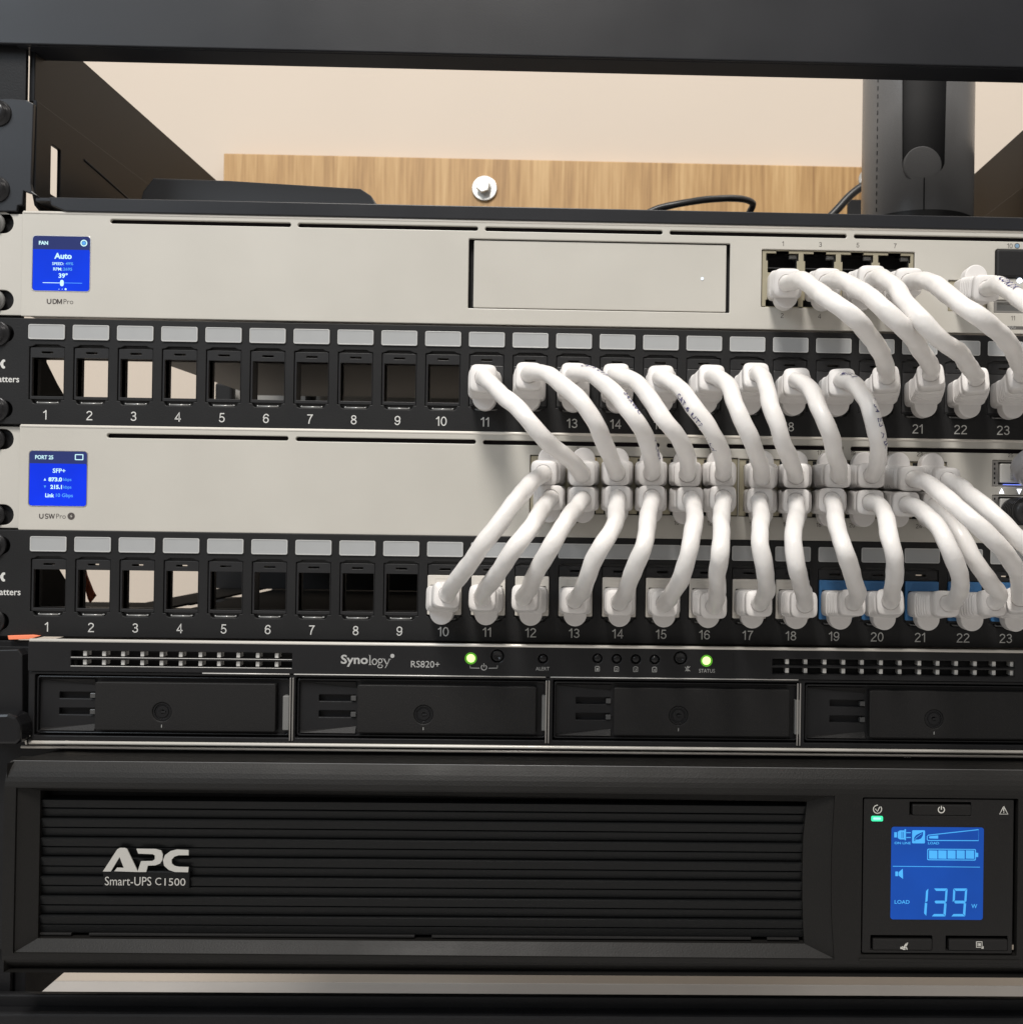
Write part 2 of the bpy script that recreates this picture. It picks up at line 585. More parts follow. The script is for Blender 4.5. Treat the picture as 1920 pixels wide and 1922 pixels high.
# base front bar
a = P(0, 1871, -2)
box('base_bar', -290, 255, -2, 1.5, -372, P(960, 1872, -2).z, M['black_steel'], rack, 0.8)
box('base_bar', -290, 255, -9, -2.3, -372, P(960, 1907, -9).z, M['black_steel'], rack, 1.2)

# top shelf with a folded front lip
ts = thing('top_shelf', 'black steel top shelf with folded front lip above the whole rack', 'shelf', (XC, 0, 66))
z0 = P(960, 104, 0).z
bm = bx(bmesh.new(), -292, 258, -0.5, 1.5, z0, 150, 0.5)
bmo('front_lip', bm, M['shelf'], ts)
bm = bx(bmesh.new(), -246, 226, 1.7, 15.5, z0 + 0.05, z0 + 1.8, 0.4)
bmo('lip_return', bm, M['shelf'], ts)
box('upper_return', -246, 226, 1.8, 15.5, 146, 148, M['shelf'], ts, 0.4)

# ------------------------------------------------------------------ cantilever shelf just above the first device
cs = thing('cantilever_shelf', 'black cantilever rack shelf with slotted side bracket above the top silver device', 'shelf', (XC, 0, 3))
XB = P(63, 260, 1.0).x - 1.5
ear = ppoly([(-60, 184), (22, 184), (50, 187), (63, 194), (58, 345), (60, 358), (72, 368), (44, 358), (42, 384), (33, 385), (31, 396), (-60, 396)], 0.6)
eh = [circ(P(-2, 212, 0.6).x, P(-2, 212, 0.6).z, 4.6), circ(P(-6, 355, 0.6).x, P(-6, 355, 0.6).z, 4.8)]
plate('ear', [ear] + eh, 0.6, 2.0, M['shelf'], cs, 0.35)
# side bracket as a sheet in the YZ plane: built in XZ as (y, z) and turned
def side_sheet(name, loops, x, th, mt, parent, bev=0.0):
    me = plate_mesh(loops, 0, th, bev)
    me.transform(Matrix(((0, 1, 0, x), (1, 0, 0, 0), (0, 0, 1, 0), (0, 0, 0, 1))))
    me.flip_normals()
    return obj(name, me, mt, parent)
side_sheet('side_bracket', [[(2.8, 47.5), (330, 47.5), (330, 1.5), (12, 1.5), (5, 4), (2.8, 9)], rr(14.8, 12, 22.6, 33.5, 0.6)], XB, 1.6, M['rail_black'], cs, 0.3)
bm = bmesh.new()
rod(bm, (XB + 1.2, 43, 36.5), (XB + 1.0, 150, 27), 0.8, 8)
bmo('pressed_rib', bm, M['rail_black'], cs, None, True)
side_sheet('side_bracket', [[(2.8, 47.5), (330, 47.5), (330, 1.5), (12, 1.5), (5, 4), (2.8, 9)], rr(14.8, 12, 22.6, 33.5, 0.6)], 213.5, 1.6, M['rail_black'], cs, 0.3)
z1, z2 = P(960, 397, -1).z, P(960, 387, -1).z
lip = ppoly([(92, 369), (1990, 409), (1990, 433), (123, 396), (95, 384)], -1.0)
prism('front_lip', lip, -1.0, 1.4, M['shelf'], cs, 0.4)
box('shelf_plate', XB + 2.3, 212, 1.6, 330, 4.8, 6.4, M['shelf'], cs, 0.3)

# things standing on that shelf
bd = thing('black_box', 'flat black case with cut off corners lying on the shelf', 'case', P(480, 372, 100))
prism('case_body', ppoly([(262, 380), (268, 358), (287, 333), (430, 338), (676, 353), (696, 366), (706, 384), (700, 392), (262, 392)], 70), 70, 190, M['case'], bd, 0.8)

cyl = thing('round_stand', 'dark grey cylindrical stand with a long slot standing on the shelf', 'stand', P(1722, 402, 110))
c0, c1 = P(1620.5, 300, 110), P(1822.5, 300, 110)
R0 = (c1.x - c0.x) / 2
ccx = (c0.x + c1.x) / 2
zb = P(1722, 404, 110 - R0).z
zt = 140.0
su0, su1 = P(1693, 300, 110 - R0 * 0.93), P(1773, 300, 110 - R0 * 0.93)
scx, shw = (su0.x + su1.x) / 2, (su1.x - su0.x) / 2
zslot = P(1733, 333, 110 - R0).z
bm = bmesh.new()
N = 180
def wall_strip(bm, r, zlo, slot):
    rows = []
    for i in range(N + 1):
        t = 2 * pi * i / N
        x, y = ccx + r * cos(t), 110 + r * sin(t)
        top = zt
        if slot and sin(t) < 0 and abs(x - scx) < shw:
            q = abs(x - scx) / shw
            top = zslot + shw * (1 - sqrt(max(0, 1 - q * q)))
        rows.append((x, y, zlo, top))
    for p, q in zip(rows, rows[1:]):
        f = [bm.verts.new((p[0], p[1], p[2])), bm.verts.new((q[0], q[1], q[2])), bm.verts.new((q[0], q[1], q[3])), bm.verts.new((p[0], p[1], p[3]))]
        bm.faces.new(f)
wall_strip(bm, R0, zb, True)
bmesh.ops.remove_doubles(bm, verts=bm.verts, dist=0.001)
bmo('outer_tube', bm, M['tube_grey'], cyl, None, True)
bm = bmesh.new()
wall_strip(bm, R0 - 4, zb + 2, False)
bmesh.ops.remove_doubles(bm, verts=bm.verts, dist=0.001)
bmo('inner_tube', bm, M['dark'], cyl, None, True)
dk = P(1735, 305, 110 - R0)
bmo('round_knob', lathe_y([(0, 110 - R0 + 2.2), (9.3, 110 - R0 + 2.2), (9.8, 110 - R0 + 2.7), (9.8, 110 - R0 + 6)], dk.x, P(1735, 305, 80).z), M['tube_grey'], cyl, None, False)
bm = bmesh.new()
for rr_, z_, z2_ in ((R0 + 0.5, zb - 0.2, zb + 3.2),):
    for i in range(64):
        t, t2 = 2 * pi * i / 64, 2 * pi * (i + 1) / 64
        v = [bm.verts.new((ccx + rr_ * cos(a_), 110 + rr_ * sin(a_), z__)) for a_, z__ in ((t, z_), (t2, z_), (t2, z2_), (t, z2_))]
        bm.faces.new(v)
bmesh.ops.remove_doubles(bm, verts=bm.verts, dist=0.001)
bmo('base_ring', bm, M['rubber'], cyl, None, True)
bm = bmesh.new()
rod(bm, (dk.x, 110 - R0 - 0.05, zslot), (dk.x, 110 - R0 - 0.05, zb + 3), 0.28, 6)
bmo('seam', bm, M['dark'], cyl)
bm = bmesh.new()
ta = pi + 0.50
for i in range(18):
    z = zb + 6 + i * 4.2
    r_ = R0 + 0.05
    rod(bm, (ccx + r_ * cos(ta), 110 + r_ * sin(ta), z), (ccx + r_ * cos(ta), 110 + r_ * sin(ta), z + 2.0), 0.3, 6)
bmo('stitching', bm, M['dark'], cyl)


# ------------------------------------------------------------------ curves and tubes
def catmull(pts, step=1.2):
    pts = [Vector(p) for p in pts]
    ext = [pts[0] * 2 - pts[1]] + pts + [pts[-1] * 2 - pts[-2]]
    out = []
    for i in range(1, len(ext) - 2):
        p0, p1, p2, p3 = ext[i - 1:i + 3]
        n = max(2, int((p2 - p1).length / step))
        # centripetal parameters
        t0 = 0
        t1 = t0 + max((p1 - p0).length, 1e-4) ** 0.5
        t2 = t1 + max((p2 - p1).length, 1e-4) ** 0.5
        t3 = t2 + max((p3 - p2).length, 1e-4) ** 0.5
        for k in range(n):
            t = t1 + (t2 - t1) * k / n
            A1 = p0 * ((t1 - t) / (t1 - t0)) + p1 * ((t - t0) / (t1 - t0))
            A2 = p1 * ((t2 - t) / (t2 - t1)) + p2 * ((t - t1) / (t2 - t1))
            A3 = p2 * ((t3 - t) / (t3 - t2)) + p3 * ((t - t2) / (t3 - t2))
            B1 = A1 * ((t2 - t) / (t2 - t0)) + A2 * ((t - t0) / (t2 - t0))
            B2 = A2 * ((t3 - t) / (t3 - t1)) + A3 * ((t - t1) / (t3 - t1))
            out.append(B1 * ((t2 - t) / (t2 - t1)) + B2 * ((t - t1) / (t2 - t1)))
    out.append(pts[-1])
    return out


def frames(pts):
    T = [(pts[min(i + 1, len(pts) - 1)] - pts[max(i - 1, 0)]).normalized() for i in range(len(pts))]
    a = T[0].orthogonal().normalized()
    out = []
    for t in T:
        a = (a - t * a.dot(t)).normalized()
        out.append((t, a, t.cross(a)))
    return out


def smooth_path(pts, it=3):
    for _ in range(it):
        pts = [pts[0]] + [(pts[i - 1] + pts[i] * 2 + pts[i + 1]) / 4 for i in range(1, len(pts) - 1)] + [pts[-1]]
    return pts


def tube(pts, r, n=18, lump=0.0, seed=0, step=1.2, sm=3):
    c = smooth_path(catmull(pts, step), sm)
    fr = frames(c)
    bm = bmesh.new()
    rings = []
    rd = random.Random(seed)
    ph = [rd.uniform(0, 6.28) for _ in range(6)]
    s = 0
    for i, (p, (t, a, b)) in enumerate(zip(c, fr)):
        if i:
            s += (p - c[i - 1]).length
        off = (a * sin(s * (0.10 + 0.018 * ph[2]) + ph[0]) + b * sin(s * (0.09 + 0.02 * ph[5]) + ph[1])) * 0.17 * (1 if lump else 0)
        ring = []
        for k in range(n):
            th = 2 * pi * k / n
            rad = r * (1 + lump * (0.6 * sin(2 * th + s * 0.26 + ph[2]) + 0.5 * sin(3 * th - s * 0.17 + ph[3]) + 0.55 * sin(s * (0.3 + 0.03 * ph[1]) + ph[4] + th) + 0.35 * sin(s * 0.75 + 2 * th + ph[5])))
            ring.append(bm.verts.new(p + off + (a * cos(th) + b * sin(th)) * rad))
        rings.append(ring)
    for A, B in zip(rings, rings[1:]):
        for k in range(n):
            bm.faces.new((A[k], A[(k + 1) % n], B[(k + 1) % n], B[k]))
    bm.faces.new(rings[0][::-1])
    bm.faces.new(rings[-1])
    return bm, c


bm, _ = tube([P(1210, 402, 190), P(1240, 389, 190), P(1290, 379, 190), P(1350, 373, 195), P(1395, 373, 205), P(1414, 383, 215), P(1405, 402, 220)], 2.1, 12, 0.03, 3)
o = bmo('black_cable', bm, M['rubber'], None, None, True)
o['label'] = 'loop of black cable lying on the shelf in front of the wooden board'
o['category'] = 'cable'
bm, _ = tube([P(1540, 425, 300), P(1572, 392, 300), P(1596, 366, 300), P(1625, 345, 300), P(1680, 320, 300)], 2.9, 12, 0.0, 4)
o = bmo('black_cable', bm, M['rubber'], None, None, True)
o['label'] = 'straight black cable rising behind the grey cylindrical stand'
o['category'] = 'cable'
# orange strap hanging by the left post
osx = thing('orange_strap', 'orange plastic strap hanging inside the left rack post', 'strap', P(40, 1198, 12))
prism('strap_upper', ppoly([(140, 1050), (158, 1062), (162, 1080), (174, 1110), (179, 1118), (168, 1132), (164, 1124), (158, 1100), (150, 1090), (140, 1088)], 66), 66, 67.5, M['orange'], osx, 0.2)
side_sheet('strap_lower', [[(6, -225), (10, -228), (60, -226), (60, -222), (10, -222)]], -241.5, 1.2, M['orange'], osx, 0.2)
prism('strap_end', ppoly([(14, 1193.5), (60, 1192), (74, 1194), (58, 1200), (16, 1201)], -1.5), -1.5, 0.3, M['orange'], osx, 0.2)


def screw(u, v, y, parent, mt, r=4.3, name='screw'):
    c = P(u, v, y)
    s_ = bmo(name, lathe_y([(r + 0.9, y + 0.6), (r + 0.9, y - 0.2), (r + 0.5, y - 0.6), (r, y - 0.8), (r - 0.3, y - 2.0), (r - 1.2, y - 2.9), (1.6, y - 3.1), (1.4, y - 1.6), (0, y - 1.6)], c.x, c.z, 24), mt, parent, None, True)
    return s_


for v in (212, 355):
    screw(-4 if v < 300 else -7, v, 0.4, cs, M['screw'], 4.6)


# ------------------------------------------------------------------ silver network devices
def silver_device(name, label, zt, vtop, vbot, slot_u, slot_v, screws, extra_holes):
    t = thing(name, label, 'network device' if name == 'router' else 'network switch', (XC, 0, zt - 44))
    zb_ = zt - 43.6
    x0 = P(40 if name == 'router' else 35, (vtop + vbot) / 2).x
    x1 = x0 + 442
    slots = []
    for k in range(5):
        a = P(slot_u[k][0], slot_v(slot_u[k][0]) - 3.2)
        b = P(slot_u[k][1], slot_v(slot_u[k][1]) + 3.2)
        zc = (P(slot_u[k][0], slot_v(slot_u[k][0])).z + P(slot_u[k][1], slot_v(slot_u[k][1])).z) / 2
        slots.append(rr(a.x, zc - 0.92, b.x, zc + 0.92, 0.9, 5))
    plate('faceplate', [rr(x0, zb_, x1, zt, 0.5)] + slots + extra_holes, 0, 1.8, M['silver'], t, 0.3)
    bm = bmesh.new()
    rod(bm, (x0 + 0.6, 0.35, zt - 0.35), (x1 - 0.6, 0.35, zt - 0.35), 0.7, 12)
    bmo('top_edge_glint', bm, M['top_glint'], t, None, True)  # pale rod drawn as the specular line along the top
    box('slot_backing', x0 + 32, x1 - 6, 3.2, 3.8, zt - 8, zt - 1.5, M['slot'], t, 0)
    # chassis (open cage behind the plate so the ports can be deep)
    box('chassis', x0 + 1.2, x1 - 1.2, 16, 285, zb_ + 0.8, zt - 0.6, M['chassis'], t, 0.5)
    bm = bmesh.new()
    for (p0, p1, q0, q1) in ((x0 + 1.2, x1 - 1.2, zt - 1.4, zt - 0.6), (x0 + 1.2, x1 - 1.2, zb_ + 0.8, zb_ + 1.6), (x0 + 1.2, x0 + 2.2, zb_ + 1.8, zt - 1.6), (x1 - 2.2, x1 - 1.2, zb_ + 1.8, zt - 1.6)):
        bx(bm, p0, p1, 1.9, 15.9, q0, q1)
    bmo('chassis_sleeve', bm, M['silver'], t)
    xe = x0 - 0.6
    for side in (-1, 1):
        if side < 0:
            e0, e1 = xe - 22, xe
        else:
            e0, e1 = x1 + 0.6, x1 + 22
        holes = []
        for v in screws:
            zc = P(0, v, 2).z
            xh = P(-2, v, 2).x if side < 0 else x1 + 9
            holes.append(rr(xh - 6, zc - 4.3, xh + 6, zc + 4.3, 4.2, 6))
        plate('ear', [rr(e0, zb_ + 0.6, e1, zt - 0.6, 0.5)] + holes, 2.0, 2.0, M['silver_ear'], t, 0.25)
    for v in screws:
        screw(-12, v, 1.6, t, M['latch'] if name == 'router' else M['screw'], 3.6)
    return t, x0, x1


# router: holes for drive bay, port block, WAN port, module cages, screen
bay = (P(880, 447), P(1369, 587))
rj = (P(1430, 467), P(1716, 581))
wan = (P(1780, 525), P(1853, 585))
sfp_u = (P(1868, 467), P(1935, 523))
sfp_l = (P(1866, 562), P(1935, 588))
scrA = (P(61.5, 441.5), P(168.5, 547.5))


def hole(ab, r=0.6):
    return rr(ab[0].x, ab[1].z, ab[1].x, ab[0].z, r)


su = [(207, 546), (559, 897), (910.5, 1243.5), (1257, 1589.5), (1603, 1936)]
udm, ux0, ux1 = silver_device('router', 'silver gateway router with blue fan screen and drive bay door, topmost device', 0.0, 398, 595, su,
                              lambda u: 414.5 + (u - 207) * 0.0203, (418, 563),
                              [hole(bay, 0.5), hole(rj, 0.5), hole(wan, 0.3), hole(sfp_u, 1.2), hole(sfp_l, 0.4)])
# drive bay door
a, b = P(889.5, 449.5), P(1362.5, 584.5)
zc0, zc1 = bay[1].z + 0.45, bay[0].z - 0.5
dr = plate('drive_bay_door', [rr(a.x, zc0, b.x, zc1, 0.5)], 0.7, 2.4, M['silver'], udm, 0.3)
c = P(1318, 522.5, 0.5)
plate('status_light', [circ(c.x, c.z, 0.62, 16)], 0.35, 0.3, emit('led_white', (0.85, 0.92, 1.0), 1.3), dr)
box('bay_cavity', bay[0].x - 1, bay[1].x + 1, 4.0, 4.6, bay[1].z - 1, bay[0].z + 1, M['dark'], udm, 0)


def jack_opening(cx, zt_, up=True, s=1.0):
    """T shaped opening of an RJ45 port. cx centre, zt_ the shoulder line."""
    d = 1 if up else -1
    pts = [(-6.2, -8.2), (6.2, -8.2), (6.2, -3.2), (6.9, -3.2), (6.9, 0), (4.6, 0), (2.6, 0), (2.6, 1.1), (-2.6, 1.1), (-2.6, 0), (-6.9, 0), (-6.9, -3.2), (-6.2, -3.2)]
    q = [(cx + x * s, zt_ + z * d * s) for x, z in pts]
    return q


def port_leds(bm1, cx, zt_, d=1, s=1.0):
    bx(bm1, cx + 3.1 * s, cx + 6.4 * s, 2.9, 4.0, zt_ - 0.3 * d * s, zt_ - 2.0 * d * s)


PITCH = (P(1679.5, 500).x - P(1469, 495).x) / 3
blk_holes = []
rjx = [P(1469, 495).x + k * PITCH for k in range(4)]
ztop = P(1469, 474).z
zbot = P(1469, 576).z
for x in rjx:
    blk_holes.append(jack_opening(x, ztop, True))
    blk_holes.append(jack_opening(x, zbot, False))
blk = plate('port_block', [rr(rj[0].x + 0.35, rj[1].z + 0.35, rj[1].x - 0.35, rj[0].z - 0.35, 0.3)] + blk_holes, 0.8, 1.2, M['port_metal'], udm, 0.12)
box('port_cavity', rj[0].x, rj[1].x, 11, 11.6, rj[1].z, rj[0].z, M['dark'], blk, 0)
bm = bmesh.new()
for x in rjx:
    bx(bm, x - 6.2, x + 6.2, 2.4, 10.8, ztop - 6.1, ztop - 5.7)
    bx(bm, x - 6.5, x - 6.25, 2.2, 10.8, ztop - 8.2, ztop)
    bx(bm, x + 6.25, x + 6.5, 2.2, 10.8, ztop - 8.2, ztop)
bmo('port_insert', bm, M['jack_black'], blk)
for x in rjx:
    bm = bmesh.new()
    bx(bm, x + 3.2, x + 6.5, 2.6, 4.5, ztop - 0.3, ztop - 1.7, 0.1)
    bmo('port_light', bm, M['latch'], blk)
for k, x in enumerate(rjx):
    z = P(1469, 457).z
    numeral('number', str(2 * k + 1), x, z - 1.0, z + 1.0, -0.05, M['dark_print'], udm)
    z = P(1469, 592).z
    numeral('number', str(2 * k + 2), x, z - 1.0, z + 1.0, -0.05, M['dark_print'], udm)
# WAN port
wx = (wan[0].x + wan[1].x) / 2
blk2 = plate('port_block', [rr(wan[0].x + 0.3, wan[1].z + 0.3, wan[1].x - 0.3, wan[0].z - 0.3, 0.2), jack_opening(wx, wan[1].z + 2.2, False, 0.95)], 0.8, 1.2, M['port_metal'], udm, 0.1)
box('port_cavity', wan[0].x, wan[1].x, 11, 11.6, wan[1].z, wan[0].z, M['dark'], blk2, 0)
# module cages
box('module_plug', sfp_u[0].x + 0.25, sfp_u[1].x - 0.25, -1.2, 14, sfp_u[1].z + 0.25, sfp_u[0].z - 0.25, M['dark'], udm, 0.9)
cg = plate('module_cage', [rr(sfp_l[0].x + 0.2, sfp_l[1].z + 0.2, sfp_l[1].x - 0.2, sfp_l[0].z - 0.2, 0.2), rr(sfp_l[0].x + 1.4, sfp_l[1].z + 1.0, sfp_l[1].x - 1.4, sfp_l[0].z - 1.0, 0.2)], 0.5, 9, M['metal'], udm, 0.1)
box('cage_back', sfp_l[0].x + 1.5, sfp_l[1].x - 1.5, 5, 5.6, sfp_l[1].z + 1, sfp_l[0].z - 1, M['label_grey'], cg, 0)
numeral('number', '10', P(1895.25, 456.5).x, P(1890.5, 465.5).z, P(1890.5, 456.5).z, -0.05, M['dark_print'], udm)
numeral('number', '11', P(1901.25, 592.5).x, P(1897, 601).z, P(1897, 592.5).z, -0.05, M['dark_print'], udm)
c = P(1909, 461)
plate('globe_mark', [circ(c.x, c.z, 1.15), circ(c.x, c.z, 0.9)], -0.06, 0.1, M['dark_print'], udm)
plate('globe_mark', [circ(c.x, c.z, 0.85)], -0.05, 0.1, mat('globe_blue', (0.2, 0.32, 0.45), 0.4), udm)
prism('badge_strip', [(P(1876, 614).x, P(1876, 611.5).z), (P(1876, 614).x + 22, P(1876, 611.5).z), (P(1876, 614).x + 22, P(1876, 617.5).z), (P(1883, 614).x, P(1876, 617.5).z)], -0.08, 0.0, mat('badge_grey', (0.11, 0.105, 0.10), 0.5), udm)
text('lettering', '10G', 1894, 610.5, 1906, 617, -0.14, M['grey_print'], udm)
c = P(1914, 526, -0.3)
plate('status_light', [circ(c.x, c.z, 1.1, 16)], -0.3, 0.28, emit('led_cool', (0.8, 0.88, 1.0), 3.0), udm)
box('top_tab', P(1751, 429).x, P(1762, 429).x, -0.5, 1.5, P(1757, 433).z + 0.9, P(1757, 426).z, M['metal'], udm, 0.2)


def text_logo(words_, u0, y, par):
    pass


# screens
E_hdr = emit('screen_header', (0.028, 0.042, 0.17), 1.0, 0)
E_blu = emit('screen_blue', (0.0, 0.045, 0.78), 1.0, 0)
E_blu2 = emit('screen_blue_plain', (0.0, 0.035, 0.84), 1.0, 0)
E_wht = emit('screen_white', (0.62, 0.95, 1.0), 1.1)
E_cyn = emit('screen_cyan', (0.10, 0.42, 0.95), 1.0)
E_rim = emit('screen_rim', (0.55, 0.55, 0.85), 0.75)


def screen(par, u0, v0, u1, v1, vh, fill):
    s = plate('screen', [prr(u0, v0, u1, v1, 0, 1.3)], -0.02, 0.3, E_hdr, par)
    body = prr(u0 + 0.6, vh, u1 - 0.6, v1 - 0.6, 0, 1.1)
    plate('screen_body', [body], -0.08, 0.05, fill, s)
    # square off the upper corners of the body
    a, b = P(u0 + 0.6, vh), P(u1 - 0.6, vh + 12)
    plate('screen_band', [rr(a.x, b.z, b.x, a.z, 0)], -0.10, 0.06, fill, s)
    plate('screen_rim', [prr(u0 - 1.2, v0 - 1.2, u1 + 1.2, v1 + 1.2, 0, 1.5), prr(u0 + 0.2, v0 + 0.2, u1 - 0.2, v1 - 0.2, 0, 1.3)], -0.12, 0.14, M['metal'], s, 0.03)
    return s


YS = -0.16
s = screen(udm, 61.8, 441.8, 168.2, 547, 467, E_blu)
text('lettering', 'FAN', 73, 451.5, 90.3, 459, YS, E_wht, s, 0.04)
c = P(157.8, 456)
plate('fan_icon', [circ(c.x, c.z, 1.4), circ(c.x, c.z, 0.95)], YS, 0.03, E_wht, s)
plate('fan_icon', [circ(c.x, c.z, 0.75)], YS, 0.03, E_cyn, s)
text('lettering', 'Auto', 102, 474, 134.7, 486, YS, E_wht, s, 0.035)
text('lettering', 'SPEED:', 98, 491.5, 120, 497.3, YS, E_wht, s, 0.015)
text('lettering', '49%', 123, 491.5, 137.7, 497.5, YS, E_cyn, s, 0.02)
text('lettering', 'RPM:', 100, 501.5, 116.5, 507.6, YS, E_wht, s, 0.015)
text('lettering', '2695', 118.5, 501.7, 135.5, 507.9, YS, E_cyn, s, 0.02)
text('lettering', '39°', 110, 512, 127, 521.7, YS, E_wht, s, 0.03)
plate('slider', [prr(80.4, 529.6, 116, 531.4, 0, 0.1)], YS, 0.03, E_wht, s)
plate('slider', [prr(117, 530.2, 154.7, 531.8, 0, 0.1)], YS, 0.03, E_cyn, s)
plate('slider_knob', [prr(113.4, 525, 119.8, 537, 0, 0.7)], YS - 0.04, 0.03, E_wht, s)
for (du, rr_) in ((111, 0.16), (117.2, 0.16), (123.5, 0.42)):
    c = P(du, 542.5)
    plate('page_dot', [circ(c.x, c.z, rr_, 12)], YS, 0.03, E_wht, s)
glyph('lettering', [([(88.8, 560.5), (88.8, 566)] + arc(92.2, 566, 3.4, 180, 0, 10) + [(95.6, 560.5)], 2.1),
                    ([(99.6, 569.3), (99.6, 561.4), (102, 561.4)] + arc(102, 565.4, 4.0, -90, 90, 10, 4.0) + [(99.6, 569.4)], 2.0),
                    ([(107.9, 570.3), (107.9, 560.8)], 2.0), ([(115.5, 570.5), (115.5, 561)], 2.0), ([(108.2, 561.2), (111.7, 569.2)], 1.8), ([(115.2, 561.3), (111.7, 569.2)], 1.8)], -0.05, M['dark_print'], udm)
text('lettering', 'Pro', 119.4, 560.8, 137.4, 570.6, -0.05, M['dark_print'], udm, -0.005)

# ------------------------------------------------------------------ switch
su2 = [(200.5, 541), (555, 893), (906.5, 1238), (1251.5, 1583), (1596.5, 1928)]
ZS = -2 * U1
g1 = (P(995, 853.7), P(1384.5, 969))
g2 = (P(1387, 861), P(1776, 975))
scg = (P(1863, 863.5), P(1945, 914))
scg2 = (P(1863, 929), P(1945, 980))
usw, sx0, sx1 = silver_device('network_switch', 'silver network switch with blue port screen between the two black patch panels', ZS, 800, 997, su2,
                              lambda u: 817 + (u - 200) * 0.0178, (824, 966),
                              [hole(g1, 0.3), hole(g2, 0.3), hole(scg, 0.3), hole(scg2, 0.3)])
swx = [P(1033 + 62.4 * k, 888).x for k in range(6)] + [P(1424 + 62.6 * k, 894).x for k in range(6)]
ztR = P(1095, 888.5).z
zbR = P(1095, 935.5).z
for g, xs in ((g1, swx[:6]), (g2, swx[6:])):
    hs = []
    for x in xs:
        hs.append(jack_opening(x, ztR + 4.3, True, 0.92))
        hs.append(jack_opening(x, zbR - 4.3, False, 0.92))
    zz0, zz1 = (g1[1].z + 0.35, g1[0].z - 0.35)
    bk = plate('port_block', [rr(g[0].x + 0.3, g[1].z + 0.3, g[1].x - 0.3, g[0].z - 0.3, 0.2)] + hs, 0.8, 1.2, M['port_metal'], usw, 0.1)
    box('port_cavity', g[0].x, g[1].x, 11, 11.6, g[1].z, g[0].z, M['dark'], bk, 0)
    for i, x in enumerate(xs):
        for d, zz in ((1, ztR + 5.8), (-1, zbR - 5.9)):
            for sgn in (-1, 1):
                bm = bmesh.new()
                bx(bm, x + sgn * 4.0 - 1.3, x + sgn * 4.0 + 1.3, 0.55, 1.6, zz - 0.75, zz + 0.75, 0.1)
                lit = (x, d, sgn)
                mt = M['amber'] if (g is g2 and i == 4 and sgn == 1 and d == 1) else (M['gold'] if (d == 1 and sgn == 1 and i in (1, 2, 0)) else M['dark'])
                bmo('port_light', bm, mt, bk)
for k in range(12):
    u_off = -2.6
    z = P(1537, 849.5).z
    numeral('number', str(2 * k + 1), swx[k] + u_off, z - 0.9, z + 0.9, -0.05, M['dark_print'], usw)
    z = P(1600, 986).z
    numeral('number', str(2 * k + 2), swx[k] + u_off, z - 0.9, z + 0.9, -0.05, M['dark_print'], usw)
numeral('number', '25', P(1896.8, 851).x, P(1891.6, 858).z, P(1891.6, 851).z, -0.05, M['dark_print'], usw)
for gi, g in enumerate((scg, scg2)):
    cg = plate('module_cage', [rr(g[0].x + 0.2, g[1].z + 0.2, g[1].x - 0.2, g[0].z - 0.2, 0.2), rr(g[0].x + 2.6, g[1].z + 0.8, g[1].x - 1.0, g[0].z - 0.8, 0.2)], 0.4, 10, M['metal'], usw, 0.1)
    bm = bmesh.new()
    for k in range(5):
        zc = g[0].z - 1.6 - k * 2.0
        bx(bm, g[0].x + 0.75, g[0].x + 1.35, 0.3, 0.5, zc - 0.5, zc + 0.5)
    bmo('cage_slot', bm, M['dark'], cg)
    mb = box('module_body', g[0].x + 3.4, g[1].x - 1.2, 0.2, 9, g[1].z + 1.6, g[0].z - 1.4, M['peg'], cg, 0.4)
    box('module_latch', g[0].x + 7.5, g[1].x - 2, -1.2, 0.0, g[1].z + 3.2, g[0].z - 5.2, M['label_grey'], cg, 0.3)
for tu, up in ((1879.8, 1), (1912.8, -1)):
    c = P(tu, 922)
    plate('arrow_light', [[(c.x - 1.05, c.z - 0.95 * up), (c.x + 1.05, c.z - 0.95 * up), (c.x, c.z + 1.25 * up)]], -0.12, 0.12, emit('led_arrow', (0.85, 0.88, 1.0), 2.5), usw)
plate('blue_light', [prr(1882, 908.8, 1925, 910.6, 0, 0.2)], -0.25, 0.2, emit('led_blue', (0.15, 0.22, 0.9), 1.6), usw)
prism('badge_strip', [(P(1863, 1000).x, P(1863, 999).z), (P(1863, 1000).x + 22, P(1863, 999).z), (P(1863, 1000).x + 22, P(1863, 1005.5).z), (P(1868, 1000).x, P(1863, 1005.5).z)], -0.08, 0.0, bpy.data.materials['badge_grey'], usw)

s = screen(usw, 55.5, 845.8, 162.3, 950.8, 869.3, E_blu2)
text('lettering', 'PORT 25', 66, 854, 100, 862.2, YS, E_wht, s, 0.03)
plate('port_icon', [prr(141, 852.3, 156.7, 863.7, 0, 0.3), prr(142.8, 854, 155, 862, 0, 0.1)], YS, 0.03, E_wht, s)
text('lettering', 'SFP+', 99, 879, 122.8, 887.8, YS, E_wht, s, 0.02)
plate('arrow_mark', [ppoly([(82.5, 902), (86.8, 902), (84.6, 897.4)])], YS, 0.03, E_wht, s)
plate('arrow_mark', [ppoly([(82.5, 911.3), (86.8, 911.3), (84.6, 916)])], YS, 0.03, E_cyn, s)
text('lettering', '873.0', 91, 895.7, 116.5, 904, YS, E_wht, s, 0.045)
text('lettering', 'kbps', 119, 896.8, 134, 904.6, YS, E_cyn, s, 0.01)
text('lettering', '215.1', 94.5, 909.8, 116.3, 918, YS, E_wht, s, 0.045)
text('lettering', 'kbps', 119, 911, 134, 918.9, YS, E_cyn, s, 0.01)
text('lettering', 'Link', 85, 925.7, 101.6, 933.5, YS, E_wht, s, 0.03)
text('lettering', '10 Gbps', 105, 926, 136.8, 935.3, YS, E_cyn, s, 0.01)
